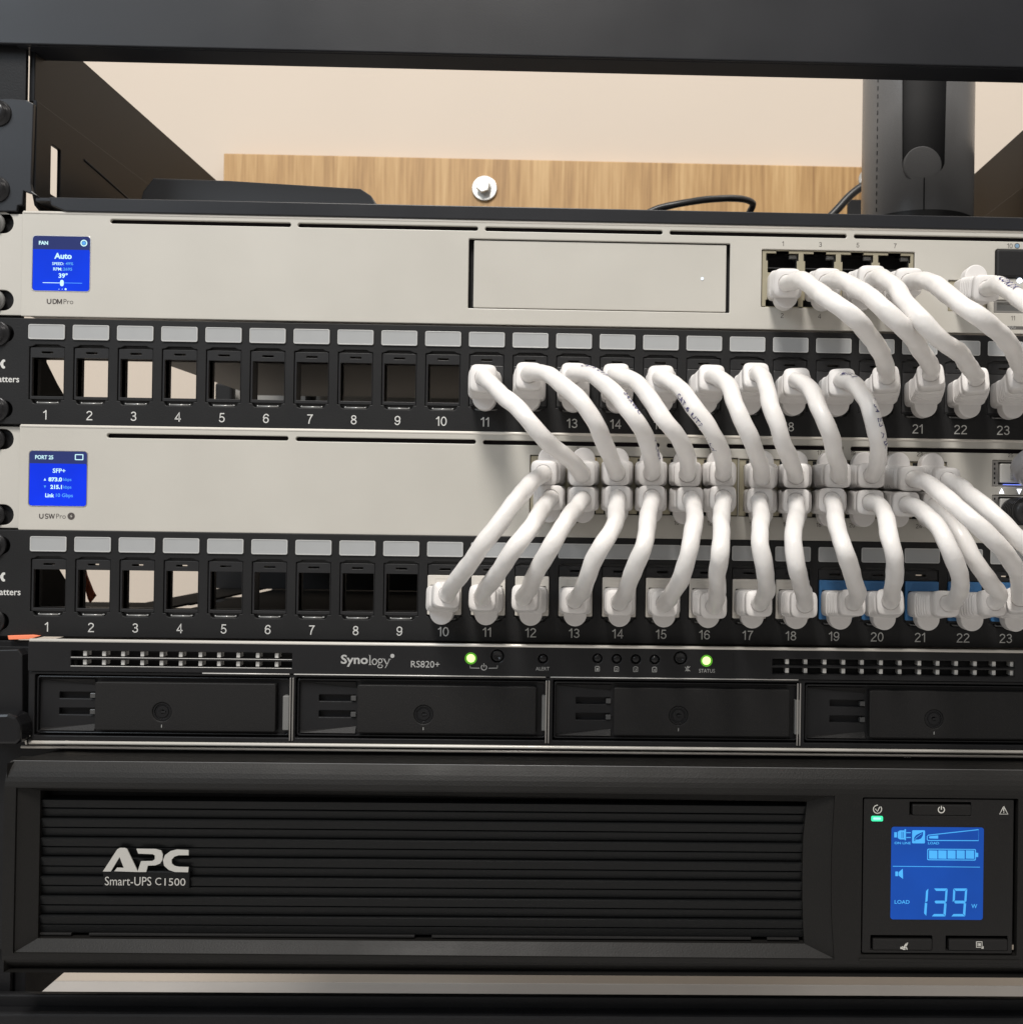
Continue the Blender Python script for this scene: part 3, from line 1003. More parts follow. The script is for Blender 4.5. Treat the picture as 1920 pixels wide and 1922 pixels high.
glyph('lettering', [([(74.3, 964.3), (74.3, 969.6)] + arc(77.6, 969.6, 3.3, 180, 0, 10) + [(80.9, 964.3)], 2.0),
                    (arc(87.6, 966.9, 2.6, -20, -260, 10, 2.2) + arc(87.4, 971.0, 2.7, -80, 160, 10, 2.1), 1.8),
                    ([(91.8, 964.2), (94.4, 973.2)], 1.8), ([(97.0, 964.8), (94.4, 973.2)], 1.7), ([(97.0, 964.8), (99.6, 973.3)], 1.8), ([(102.3, 964.4), (99.6, 973.3)], 1.7)], -0.05, M['dark_print'], usw)
text('lettering', 'Pro', 105.7, 964.3, 123.3, 973.6, -0.05, M['dark_print'], usw, -0.005)
c = P(133.7, 968.8)
bolt = [(c.x + a_ * 0.24, c.z + b_ * 0.24) for a_, b_ in ((1.2, 4), (-2.6, -0.6), (-0.2, -0.6), (-1.2, -4), (2.6, 0.6), (0.2, 0.6))]
plate('lightning_mark', [circ(c.x, c.z, 1.5), bolt], -0.08, 0.06, M['dark_print'], usw)


# ------------------------------------------------------------------ patch panels
PP = 18.237
LW, LH = 14.85, 6.15


def patch_panel(label, xl, zl, vmid, jack):
    """xl: left edge of the first label strip, zl: top edge of the strips."""
    zt_, zb_ = zl + 2.6, zl - 41.6
    t = thing('patch_bay', label, 'patch panel', (XC, 0, zb_), 'black keystone patch panels')
    x0, x1 = P(-70, 700).x, XC + 241
    holes = []
    for k in range(24):
        a = xl + k * PP + 0.15
        b = a + 14.5
        m = (a + b) / 2
        q = [(a, zl - 31.2), (m - 6.2, zl - 31.2), (m - 5.6, zl - 32.5), (m - 4.8, zl - 32.9), (m + 4.8, zl - 32.9), (m + 5.6, zl - 32.5), (m + 6.2, zl - 31.2), (b, zl - 31.2), (b, zl - 9.3),
             (m + 5.9, zl - 9.0), (m + 4.6, zl - 8.3), (m - 4.6, zl - 8.3), (m - 5.9, zl - 9.0), (a, zl - 9.3)]
        holes.append(q)
    for v in (zl - 4.0, zl - 35.5):
        holes.append(rr(P(-3, 700).x - 6, v - 3.6, P(-3, 700).x + 6, v + 3.6, 3.5, 6))
    plate('faceplate', [rr(x0, zb_, x1, zt_, 0.8)] + holes, 0, 1.6, M['panel_black'], t, 0.25)
    # folded top and bottom edges and tapered side wings
    xf0, xf1 = P(44, 700).x, XC + 222
    wy = 15.5 if zl > -100 else 27
    box('top_flange', xf0, xf1, 1.8, 9, zt_ - 1.3, zt_ - 0.1, M['panel_black'], t, 0.25)
    box('bottom_flange', xf0, xf1, 1.8, 12, zb_ + 0.1, zb_ + 1.3, M['panel_black'], t, 0.25)
    side_sheet('side_wing', [[(1.9, zt_ - 1.6), (14, zt_ - 1.6), (wy, zl - 13.5), (wy + 9, zl - 21.5), (wy + 15, zl - 26), (44, zb_ + 2), (1.9, zb_ + 2)]], xf0, 1.4, M['panel_black'], t, 0.2)
    side_sheet('side_wing', [[(1.9, zt_ - 1.6), (14, zt_ - 1.6), (wy, zl - 13.5), (wy + 9, zl - 21.5), (wy + 15, zl - 26), (44, zb_ + 2), (1.9, zb_ + 2)]], xf1, 1.4, M['panel_black'], t, 0.2)
    protos = None
    for k in range(24):
        a = xl + k * PP
        dx = k * PP * S
        if protos is None:
            m = a + 7.4
            fr_ = plate('port_frame', [rr(a + 0.35, zl - 31.0, a + 14.45, zl - 9.5, 0.3), rr(a + 1.15, zl - 29.7, a + 14.15, zl - 13.7, 0.15), rr(m - 2.3, zl - 11.9, m + 2.3, zl - 11.1, 0.15)], 0.5, 6.9, M['frame_black'], t, 0.15)
            ff = plate('frame_flange', [rr(a - 0.6, zl - 33.6, a + 15.4, zl - 7.6, 0.3), rr(a + 1.15, zl - 29.7, a + 14.15, zl - 13.7, 0.15), rr(m - 2.3, zl - 11.9, m + 2.3, zl - 11.1, 0.15)], 2.0, 3.0, M['jack_black'], fr_)
            lb = plate('label_strip', [rr(a, zl - LH, a + LW, zl, 0.7)], -0.5, 0.45, M['label_grey'], t, 0.12)
            rm = plate('label_rim', [rr(a - 0.05, zl - LH - 0.05, a + LW + 0.05, zl + 0.05, 0.75), rr(a + 0.4, zl - LH + 0.4, a + LW - 0.4, zl - 0.4, 0.45)], -0.62, 0.5, M['label_rim'], lb, 0.06)
            bm = bmesh.new()
            pts = [(m - 4.6, 2.0, zl - 32.05), (m - 3.9, 1.0, zl - 32.5), (m + 3.9, 1.0, zl - 32.5), (m + 4.6, 2.0, zl - 32.05)]
            for p_, q_ in zip(pts, pts[1:]):
                rod(bm, p_, q_, 0.42, 10)
            lp = bmo('lower_lip_glint', bm, M['lip_glint'], t, None, True)  # added bar carrying the glint of the lower lip
            protos = (fr_, ff, lb, rm, lp)
        else:
            made = {}
            for o_ in protos:
                c_ = o_.copy()
                col.objects.link(c_)
                if o_ in (protos[1], protos[3]):
                    c_.parent = made[protos[protos.index(o_) - 1]]
                else:
                    c_.parent = t
                    c_.location.x += dx
                made[o_] = c_
        kind = jack(k + 1)
        if kind:
            jm = {'w': M['jack_white'], 'b': M['jack_blue'], 'k': M['jack_black']}[kind]
            yf = -1.0 if kind != 'k' else 0.3
            xa = a + 0.9
            j = plate('jack', [rr(xa - 0.5, zl - 30.4, xa + 13.6, zl - 13.9, 0.5), rr(xa + 0.7, zl - 27.2, xa + 12.4, zl - 18.0, 0.4)], yf, 6.0, jm, t, 0.2)
            box('jack_cavity', xa, xa + 13.1, yf + 6.2, yf + 6.6, zl - 30, zl - 15, M['dark'], j, 0)
            if kind != 'k':
                plate('embossed_mark', [rr(xa + 2.6, zl - 16.9, xa + 10.5, zl - 15.0, 0.2), rr(xa + 2.9, zl - 16.6, xa + 10.2, zl - 15.3, 0.1)], yf - 0.12, 0.2, jm, j, 0.03)
        numeral('number', str(k + 1), a + 7.1, zl - 37.55 - 1.95, zl - 37.55 + 1.95, -0.05, M['white_print'], t)
    for v in (zl - 4.0, zl - 35.5):
        c_ = PX(P(-8, 700).x, v)
        screw(c_[0], c_[1], -0.2, t, M['screw'], 4.6)
    # maker's name at the left end
    ue = 36 if zl > -100 else 38.5
    vv = vmid
    text('lettering', 'Matters', ue - 52, vv - 6.6, ue, vv + 6.6, -0.06, M['white_print'], t, 0.012)
    c_ = P(7, vv - 28)
    plate('maker_mark', [[(c_.x + 0.95 * cos(t_) * 1.3, c_.z + 1.9 * sin(t_)) for t_ in [radians(60 + i * 12) for i in range(21)]] +
                         [(c_.x + 0.3 + 0.45 * cos(t_), c_.z + 0.95 * sin(t_)) for t_ in [radians(300 - i * 24) for i in range(11)]]], -0.08, 0.08, M['white_print'], t)
    plate('maker_mark', [[(c_.x - 3.4, c_.z + 1.9), (c_.x - 2.4, c_.z + 1.7), (c_.x - 1.0, c_.z + 0.2), (c_.x - 2.0, c_.z - 1.6), (c_.x - 3.4, c_.z - 1.9), (c_.x - 2.2, c_.z)]], -0.08, 0.08, M['white_print'], t)
    return t


X1, X2, Z1, Z2 = -237.708, -235.359 - 0.9, -47.03, -135.135
X2 = P(58, 1006).x
panel1 = patch_panel('upper black patch panel with empty ports 1 to 10 between two silver devices', X1, Z1, 711, lambda k: 'k' if k >= 11 else None)
panel2 = patch_panel('lower black patch panel with white and blue jacks below the network switch', X2, Z2, 1111,
                     lambda k: None if k < 10 else ('w' if k < 19 else 'b'))
def port1(k): return Vector((X1 + (k - 1) * PP + 7.5, -0.5, Z1 - 23.2))
def port2(k): return Vector((X2 + (k - 1) * PP + 7.5, -1.4, Z2 - 23.4))

pu = thing('rear_backdrop', 'grey box added for the shaded wall, with adapter boxes and a lead', 'backdrop', P(640, 700, 330))
box('shaded_wall_box', P(436, 700, 330).x, P(1500, 742, 330).x, 332, 372, P(640, 800, 330).z, P(640, 700, 330).z, mat('wall_shade_grey', (0.34, 0.33, 0.31), 0.5), pu, 2)  # grey box put in for the wall in shade beyond
box('adapter_box', P(407, 700, 320).x, P(440, 700, 320).x, 316, 325, P(420, 775, 320).z, P(420, 719, 320).z, M['dark'], pu, 2)
box('adapter_box', P(575, 700, 320).x, P(592, 700, 320).x, 316, 325, P(580, 775, 320).z, P(580, 724, 320).z, M['dark'], pu, 2)
bm, _ = tube([P(735, 700, 322), P(748, 728, 320), P(765, 738, 318), P(790, 738, 318), P(810, 720, 322)], 1.6, 10, 0, 2)
bmo('rear_lead', bm, M['rubber'], pu, None, True)
dc = thing('dark_backdrop', 'added dark sheet for the shade behind the lower patch panel', 'cover', P(640, 1100, 300))
box('backdrop_sheet', P(398, 1100, 300).x, P(1700, 1100, 300).x, 300, 303, -178, P(640, 1035, 300).z, M['dark'], dc, 0.5)  # added dark sheet, stands for the deep shade behind the open ports
box('backdrop_fold', P(398, 1100, 290).x, P(1700, 1100, 290).x, 285, 299.5, P(640, 1125, 290).z - 3, P(640, 1125, 290).z, M['jack_black'], dc, 0.5)

# ------------------------------------------------------------------ storage server
YN = -6.0
nas = thing('storage_server', 'black four bay storage server with two green lights above the battery unit', 'server', (XC, 0, -225))
nz1 = P(960, 1213, YN).z
nx0, nx1 = P(52, 1240, YN).x, P(52, 1240, YN).x + 440
zmid = P(960, 1270, YN).z
ztr1 = P(960, 1277, YN).z
zbt = P(960, 1400, YN).z
vl = (P(133, 1226.5, YN), P(548, 1244, YN))
def nvent(u0, u1, va, vb):
    out = []
    for dv in (0, 16.5):
        zc = (P(u0, va + dv, YN).z + P(u1, vb + dv, YN).z) / 2
        out.append(rr(P(u0, va, YN).x, zc - 1.25, P(u1, vb, YN).x, zc + 1.25, 0.2))
    return out
vents_l = nvent(133, 548, 1227, 1232)
vents_r = nvent(1450, 1904, 1240.5, 1250)
bulbs = [(883.7, 1236, 1), (1326, 1240.5, 1), (1019, 1236.5, 0), (1121.5, 1236, 0), (1157.5, 1236.8, 0), (1193.3, 1237.5, 0), (1228.8, 1238.2, 0)]
btns = [(933.5, 1231.5), (1277, 1235)]
hs = vents_l + vents_r
for u, v, on in bulbs:
    c = P(u, v, YN)
    hs.append(circ(c.x, c.z, 2.0, 20))
for u, v in btns:
    c = P(u, v, YN)
    hs.append(circ(c.x, c.z, 2.7, 24))
plate('control_panel', [rr(nx0, zmid, nx1, nz1, 0.8)] + hs, YN, 3.0, M['nas_black'], nas, 0.45)
bm = bmesh.new()
rod(bm, (nx0 + 0.6, YN + 0.5, nz1 + 0.1), (nx1 - 0.6, YN + 0.5, nz1 + 0.1), 0.72, 12)
bmo('chamfer_glint', bm, M['metal_glint_edge'], nas, None, True)  # pale rod for the light caught by the glossy chamfer
box('rail', -264, -236.5, 175.5, 330, -179, -177.6, M['nas_lid'], nas, 0.3)
box('rail', -330, -239, 12, 175, -179, -177.6, M['nas_lid'], nas, 0.3)
box('chassis', nx0 + 3, nx1 - 3, 8, 330, zbt + 2, nz1 - 1, M['nas_lid'], nas, 0.4)
for u in (624, 1376):
    c = P(u, 1240, YN)
    box('panel_seam', c.x - 0.12, c.x + 0.12, YN - 0.06, YN, zmid + 1.5, nz1 - 1.5, M['dark'], nas, 0)
for grp, stud, va, vb, u0, u1 in ((vents_l, [164.5, 200, 235.5, 271.5, 307.5, 343.3, 380, 414.8, 450.7, 487, 522.5], 1227, 1232, 133, 548),
                                  (vents_r, [1475.5, 1510, 1545.5, 1580.7, 1615.3, 1651, 1686, 1722.5, 1756.7, 1791.3, 1826.5, 1861.7, 1895.5], 1240.5, 1250, 1450, 1904)):
    for lp in grp:
        zc = sum(p[1] for p in lp) / len(lp)
        xa, xb = min(p[0] for p in lp), max(p[0] for p in lp)
        box('vent_backing', xa, xb, YN + 5.5, YN + 6, zc - 1.8, zc + 1.8, M['dark'], nas, 0)
        for su_ in stud:
            c = P(su_, 1235, YN + 3.5)
            box('vent_peg', c.x - 0.75, c.x + 0.75, YN + 1.2, YN + 5.3, zc - 1.05, zc + 1.05, M['peg'], nas, 0.15)
        box('vent_lip', xa, xb, YN - 0.15, YN + 2.6, zc - 1.55, zc - 1.35, M['peg'] if grp is vents_l else M['nas_black'], nas, 0.12)  # left lips made pale to carry their highlight, right ones dark
E_grn = emit('led_green', (0.62, 1.0, 0.28), 2.2)
M['led_ring'] = emit('led_green_ring', (0.16, 0.62, 0.03), 0.6)
for u, v, on in bulbs:
    c = P(u, v, YN)
    ob = bmo('indicator_light', lathe_y([(0, YN - 0.2), (1.1, YN - 0.05), (1.75, YN + 0.6), (1.9, YN + 2)], c.x, c.z, 24), E_grn if on else M['nas_gloss'], nas, None, True)
    if on:
        bmo('light_collar', lathe_y([(1.75, YN - 0.02), (2.4, YN - 0.05), (2.5, YN + 0.02)], c.x, c.z, 24), M['led_ring'], ob, None, True)
for u, v in btns:
    c = P(u, v, YN)
    bmo('push_button', lathe_y([(0, YN + 0.9), (1.2, YN + 0.7), (1.7, YN + 0.2), (2.2, YN + 0.25), (2.4, YN + 1.5)], c.x, c.z, 24), M['nas_gloss'], nas, None, True)
gp = M['grey_print']
yt = YN - 0.05
text('lettering', 'Syno', 640, 1229, 690.5, 1252, yt, gp, nas, 0.022)


# the serif half of the name, drawn stroke by stroke
glyph('lettering', [
    ([(694.5, 1229.5), (694.5, 1247.5)], 1.8), ([(692.5, 1230), (695, 1230)], 1.0), ([(692, 1247.8), (697.2, 1247.8)], 1.0),
    (arc(703, 1242.3, 4.2, 0, 360, 18, 5.3), 1.7),
    (arc(713.5, 1240.6, 3.6, 0, 360, 16, 3.8), 1.6), ([(716, 1237.5), (719, 1236.6)], 1.1), ([(711, 1244.3), (711, 1247), (716.5, 1247.8)], 1.2), (arc(713.5, 1250.7, 4.4, 0, 360, 16, 3.0), 1.3),
    ([(721, 1237.6), (726.5, 1248)], 1.9), ([(719.5, 1237.4), (723.2, 1237.4)], 1.0), ([(731.2, 1237.5), (726.5, 1248), (723, 1254)], 1.2), ([(729, 1237.4), (733.4, 1237.4)], 1.0)],
    yt, gp, nas)
c = P(736.5, 1231.3, YN)
plate('round_mark', [circ(c.x, c.z, 0.85, 16)], yt, 0.04, gp, nas)
text('lettering', 'RS820+', 771.5, 1240.5, 825, 1253.5, yt, gp, nas)
text('lettering', 'ALERT', 1005.5, 1252, 1031, 1258.8, yt, gp, nas)
text('lettering', 'STATUS', 1312, 1255.6, 1341.5, 1263, yt, gp, nas)
glyph('power_symbol', [(arc(908.3, 1253, 5, -60, 240, 16), 1.5), ([(908.3, 1245.3), (908.3, 1252.5)], 1.5),
                       ([(882.5, 1249.5), (882.5, 1254), (900, 1254.4)], 1.3), ([(917, 1254.4), (933.5, 1254.2), (933.5, 1249.5)], 1.3)], yt, gp, nas)
for i, (u, v) in enumerate(((1121, 1255.5), (1157, 1256), (1192.8, 1256.5), (1228.3, 1257))):
    glyph('drive_symbol', [([(u - 3.8, v + 4.4), (u - 3.8, v - 3.6), (u - 2.2, v - 4.6), (u + 2.2, v - 4.6), (u + 3.8, v - 3.6), (u + 3.8, v + 4.4), (u - 4.2, v + 4.4)], 1.1)], yt, gp, nas)
    text('number', str(i + 1), u - 1.5, v - 1.6, u + 1.6, v + 3.2, yt, gp, nas)
glyph('mute_symbol', [([(1285.5, 1252), (1295, 1260)], 1.1), ([(1295, 1251), (1286, 1260)], 1.1), ([(1290.5, 1250.5), (1290.5, 1260)], 2.0), ([(1287, 1255), (1290, 1255)], 3)], yt, gp, nas)

bm = bmesh.new()
for u0_, u1_ in ((380, 543), (552, 1024), (1033, 1498)):
    q0, q1 = P(u0_, 1273, YN), P(u1_, 1283, YN)
    rod(bm, (q0.x, YN - 0.05, zmid - 0.1), (q1.x, YN - 0.05, zmid - 0.1), 0.24, 8)
bmo('middle_highlight', bm, M['peg'], nas, None, True)  # thin pale rods painting the highlight below the control bar
bm, _ = tube([P(56, 1381, YN - 1), P(49, 1384, YN - 1), P(47, 1391, YN - 1), P(50, 1398, YN - 1)], 0.35, 8, 0, 1)
bmo('corner_wire', bm, M['metal_glint_edge'], nas, None, True)

# drive trays
ztray_t, ztray_b = zmid - 0.5, zbt + 1.2
trays = [(58, 546, 178, 517, 304, 1336.5, 110, 530, 541, 1307, 1372), (549, 1029, 670.5, 1006, 795, 1341.5, 598, 1017, 1025.5, 1306, 1373),
         (1033, 1503, 1152, 1482, 1273.5, 1343.5, 1081, 1492.5, 1502.5, 1315, 1380), (1507, 1984, 1632, 1960, 1753, 1350, 1558, 1968, 1979, 1320, 1386)]
nas_frame = plate('lower_frame', [rr(nx0, zbt, nx1, zmid - 0.15, 0.6)] + [rr(P(t_[0] + 4, 1330, YN).x, ztray_b + 0.9, P(t_[1] - 3, 1330, YN).x, ztray_t - 0.8, 0.5) for t_ in trays], YN + 1.0, 9, M['nas_black'], nas, 0.3)
for i, t_ in enumerate(trays):
    xa, xb = P(t_[0] + 6, 1330, YN).x, P(t_[1] - 5, 1330, YN).x
    xh0, xh1 = P(t_[2], 1330, YN).x, P(t_[3], 1330, YN).x
    zt_, zb_ = ztray_t - 1.6, ztray_b + 1.6
    # base recessed, sloping side cheek at the left
    tr = plate('drive_tray', [rr(xa, zb_, xb, zt_, 0.8), rr(P(t_[6], 1317, YN + 3).x, (zt_ + zb_) / 2 + 2.3, xh0 - 1.5, (zt_ + zb_) / 2 + 5.0, 0.3), rr(P(t_[6], 1317, YN + 3).x, (zt_ + zb_) / 2 - 4.3, xh0 - 1.5, (zt_ + zb_) / 2 - 1.6, 0.3)], YN + 3.6, 2.2, M['nas_black'], nas, 0.3)
    box('tray_cavity', xa + 1, xh0, YN + 6.2, YN + 6.8, zb_ + 2, zt_ - 2, M['dark'], tr, 0)
    plate('tray_rim', [rr(xa, zb_, xb, zt_, 1.0), rr(xa + 0.7, zb_ + 0.7, xb - 0.7, zt_ - 0.7, 0.7)], YN + 1.9, 1.5, M['nas_gloss'], tr, 0.25)
    bm = bmesh.new()
    zm = (zt_ + zb_) / 2
    for sg in (1, -1):
        p1 = bm.verts.new((xa + 1.2, YN + 2.2, zm + sg * 10.6))
        p2 = bm.verts.new((xh0 - 1.2, YN + 3.5, zm + sg * 8.0))
        p3 = bm.verts.new((xh0 - 1.2, YN + 2.0, zm + sg * 10.6))
        bm.faces.new((p1, p2, p3))
        p4 = bm.verts.new((xa + 1.2, YN + 3.5, zm + sg * 10.0))
        bm.faces.new((p1, p4, p2))
    bmo('tray_cheek', bm, M['tray_grey'], tr)
    zha, zhb = zt_ - 2.0, zb_ + 1.9
    c = P(t_[4], t_[5], YN)
    hd = plate('tray_handle', [rr(xh0, zhb, xh1, zha, 0.8), circ(c.x, c.z, 3.9, 30)], YN - 0.2, 3.2, M['tray_grey'], tr, 0.35)
    bmo('lock', lathe_y([(0, YN + 1.1), (0.9, YN + 1.0), (0.9, YN + 0.5), (2.4, YN + 0.4), (2.6, YN + 0.7), (3.0, YN + 0.7), (3.2, YN + 0.2), (3.75, YN + 0.2), (3.85, YN + 1.6)], c.x, c.z, 30), M['nas_gloss'], tr, None, False)
    bm = bx(bmesh.new(), c.x - 0.6, c.x + 1.3, YN + 0.1, YN + 0.38, c.z - 0.35, c.z + 0.35)
    bmo('key_slot', bm, M['dark'], tr)
    bm = bx(bmesh.new(), c.x - 0.12, c.x + 0.12, YN - 0.25, YN - 0.2, c.z - 6.4, c.z - 5.2)
    bmo('lock_mark', bm, M['grey_print'], tr)
    for zq in (zm + 3.7, zm - 3.0):
        xq = xh0 - 2.4
        bmo('drive_light', bx(bmesh.new(), xq - 0.9, xq + 1.3, YN + 2.6, YN + 5.5, zq - 1.0, zq + 1.0, 0.2), mat('light_pipe', (0.07, 0.07, 0.07), 0.15, 0, 0.6) if i == 0 and zq > zm else bpy.data.materials['light_pipe'], tr)
    a, b = P(t_[7], t_[9], YN), P(t_[8], t_[10], YN)
    box('tray_latch', a.x, b.x, YN + 0.6, YN + 4, b.z, a.z, M['latch'], tr, 0.3)
for u in (546.5, 1027.3, 1499.5):
    c = P(u, 1330, YN)
    for dx in (-0.55, 0.55):
        box('tray_divider', c.x + dx - 0.28, c.x + dx + 0.28, YN + 0.2, YN + 1.2, zbt + 1, zmid - 1.6, M['metal'], nas, 0.15)
z = P(960, 1403.5, YN - 0.5).z
bm = bmesh.new()
rod(bm, (nx0 + 1, YN + 0.4, z), (nx1, YN + 0.4, z), 0.75, 12)
bmo('bottom_edge', bm, M['metal_glint_edge'], nas, None, True)
box('ear', nx0 - 26, nx0 - 0.4, 1.0, 3.6, zbt, nz1 - 1, M['black_steel'], nas, 0.3)
prism('ear_cover', ppoly([(-50, 1221), (34, 1219), (42, 1230), (42, 1392), (26, 1396), (-50, 1396)], YN + 2), YN + 2, 0.8, M['nas_black'], nas, 0.5)
prism('ear_handle', ppoly([(-50, 1342), (14, 1340), (30, 1346), (38, 1362), (38, 1390), (30, 1398), (-50, 1398)], -14), -14, YN + 1.8, M['nas_gloss'], nas, 1.2)
c = P(1703, 1421, YN - 1)
bm = bmesh.new()
for k in (-1.2, 0, 1.2):
    rod(bm, (c.x + k * 0.9, YN - 1, c.z - 0.3), (c.x + k * 0.9, YN - 1.2, c.z + 0.3), 0.25, 6)
bmo('bottom_clip', bm, M['metal'], nas)

# ------------------------------------------------------------------ UPS
YU = -25.0
ups = thing('battery_backup', 'black rack battery backup with slatted grille and lit blue display', 'power supply', (XC, 0, -313))
uz1 = P(960, 1442, YU).z
uz0 = P(960, 1835, YU).z
gx0, gx1 = P(6, 1600, YU).x, P(6, 1600, YU).x + 440
# second bright line: front edge of the chassis lid
z = P(960, 1411, -2).z
bm = bmesh.new()
rod(bm, (P(40, 1407, -2).x, -2, z), (XR, -2, z), 0.6, 10)
bmo('lid_edge', bm, M['metal_glint_edge'], ups, None, True)
box('chassis', gx0 + 4, gx1 - 4, 1, 400, uz0 + 3, z - 1.0, M['black_steel'], ups, 0.5)
box('ear', -292, gx0 + 9, 0.2, 3.4, uz0 - 1, -181, M['black_steel'], ups, 0.3)
# bezel: face plate with the grille opening, display opening; chamfered crown behind it
gr_out = ppoly([(20, 1478), (1568, 1500)], YU)
gl = [(64, 1490), (1519, 1511), (1516, 1540), (1512, 1580), (1510.5, 1640), (1510.5, 1700), (1512, 1750), (1514, 1781), (59, 1771)]
grille_hole = ppoly(gl, YU)
disp = (P(1619, 1497, YU), P(1908, 1795, YU))
ol = [(30, 1479), (1567, 1494), (1564, 1545), (1561.5, 1600), (1560.5, 1650), (1561, 1720), (1564, 1770), (1566, 1802), (24, 1790)]
ups_recess = ppoly(ol, YU)
zA = max(p[1] for p in ups_recess) + 0.5
zB = min(p[1] for p in ups_recess) - 0.5
SL = 4.2
plate('bezel', [[(gx0, zB), (gx1, zB), (gx1, zA), (gx0, zA)], ups_recess, rr(disp[0].x, disp[1].z, disp[1].x, disp[0].z, 0.6)], YU, 3.0, M['ups'], ups, 0.0)
def band(name, q, z_in, z_out):
    bm = bmesh.new()
    n_ = 5
    rows_ = []
    for i in range(n_ + 1):
        f_ = i / n_
        z_ = z_in + (z_out - z_in) * f_
        y_ = YU + q * (0.25 * f_ + 0.75 * f_ * f_)
        rows_.append((bm.verts.new((gx0 + 0.02, y_, z_)), bm.verts.new((gx1 - 0.02, y_, z_))))
    rows_.append((bm.verts.new((gx0 + 0.02, YU + 12, z_out)), bm.verts.new((gx1 - 0.02, YU + 12, z_out))))
    for a_, b_ in zip(rows_, rows_[1:]):
        bm.faces.new((a_[0], a_[1], b_[1], b_[0]))
    bmo(name, bm, M['ups'], ups)
band('bezel_top', SL, zA, uz1)
band('bezel_bottom', 5.5, zB, uz0)
bm = bmesh.new()
rod(bm, (gx0 + 1, YU + SL + 0.1, uz1), (gx1 - 1, YU + SL + 0.1, uz1), 0.16, 8)
bmo('edge_highlight', bm, M['tube_grey'], ups, None, True)  # paler rod drawn as the highlight on the upper bezel edge
q0, q1 = P(62, 1771.5, YU + 4.4), P(1512, 1781, YU + 4.4)
bm = bmesh.new()
rod(bm, q0, q1, 0.2, 8)
bmo('edge_highlight', bm, M['latch'], ups, None, True)  # painted highlight along the grille's lower ledge
# sloping inner surround between the outer face and the grille
bm = bmesh.new()
A = [bm.verts.new((x, YU + 1.2, z)) for x, z in ups_recess]
B = [bm.verts.new((x, YU + 4.6, z)) for x, z in grille_hole]
C_ = [bm.verts.new((x, YU + 12.0, z)) for x, z in grille_hole]
n = len(A)
for i in range(n):
    j = (i + 1) % n
    bm.faces.new((A[i], A[j], B[j], B[i]))
    bm.faces.new((B[i], B[j], C_[j], C_[i]))
bmo('grille_surround', bm, M['ups'], ups)
bm = bmesh.new()
zc_ = P(960, 1421, -4).z
v = [bm.verts.new(p) for p in ((gx0 + 0.3, YU + SL + 0.2, uz1 + 0.02), (gx1 - 0.3, YU + SL + 0.2, uz1 + 0.02), (gx1 - 4, -4, zc_), (gx0 + 7, -4, zc_), (gx0 + 7, 0, zc_), (gx1 - 4, 0, zc_))]
bm.faces.new((v[0], v[1], v[2], v[3]))
bm.faces.new((v[3], v[2], v[5], v[4]))
bmo('crown', bm, M['ups'], ups)
bm = bmesh.new()
v = [bm.verts.new(p) for p in ((gx0 + 0.6, YU + 0.6, uz1 - 0.2), (gx0 + 7, -1, zc_), (gx0 + 7, -1, uz0 + 2), (gx0 + 0.6, YU + 0.6, uz0 + 0.6), (gx1 - 0.6, YU + 0.6, uz0 + 0.6), (gx1 - 4, -1, uz0 + 2), (gx1 - 4, -1, zc_), (gx1 - 0.6, YU + 0.6, uz1 - 0.2))]
bm.faces.new((v[0], v[1], v[2], v[3]))
bm.faces.new((v[3], v[2], v[5], v[4]))
bm.faces.new((v[4], v[5], v[6], v[7]))
bmo('bezel_sides', bm, M['ups'], ups)
glow = P(960, 1507, YU)
gtop, gbot = P(960, 1500, YU).z, P(960, 1776, YU).z
ga, gb = P(58, 1600, YU).x, P(1522, 1600, YU).x
box('grille_backing', ga, gb, YU + 12.5, YU + 13, gbot - 1, gtop + 1, M['dark'], ups, 0)
rows = [1518, 1554, 1590, 1626, 1662, 1698, 1735, 1772]
zs = [P(1440, v_ + 1, YU + 4).z for v_ in rows]
zs = [P(960, 1510 + 36.3 * k, YU + 4).z for k in range(8)]
pitch = (zs[0] - zs[-1]) / 7
pitch /= 2
for k in range(14):
    z = zs[0] - k * pitch
    dy = 0.0 if k % 2 == 0 else 0.9
    prof = [(YU + 5.9 + dy, z), (YU + 5.4 + dy, z - 0.3), (YU + 6.2 + dy, z - pitch * 0.88), (YU + 6.7 + dy, z - pitch * 0.95), (YU + 11.6, z - pitch * 0.95), (YU + 11.6, z - 0.1)]
    bm = bmesh.new()
    A = [bm.verts.new((ga + 0.5, y, zz)) for y, zz in prof]
    B = [bm.verts.new((gb - 0.5, y, zz)) for y, zz in prof]
    for i in range(len(prof)):
        j = (i + 1) % len(prof)
        bm.faces.new((A[i], A[j], B[j], B[i]))
    bm.faces.new(A)
    bm.faces.new(B)
    bmo('slat', bm, M['ups_slat'], ups)
for u0, u1 in ((70, 133), (166, 778), (810, 1410), (1440, 1500)):
    z = P((u0 + u1) / 2, 1754 + ((u0 + u1) / 2) * 0.0068, YU + 6).z
    box('lower_rib', P(u0, 1755, YU + 6).x, P(u1, 1755, YU + 6).x, YU + 6.2, YU + 10, z - 0.5, z + 0.5, M['tray_grey'], ups, 0.2)
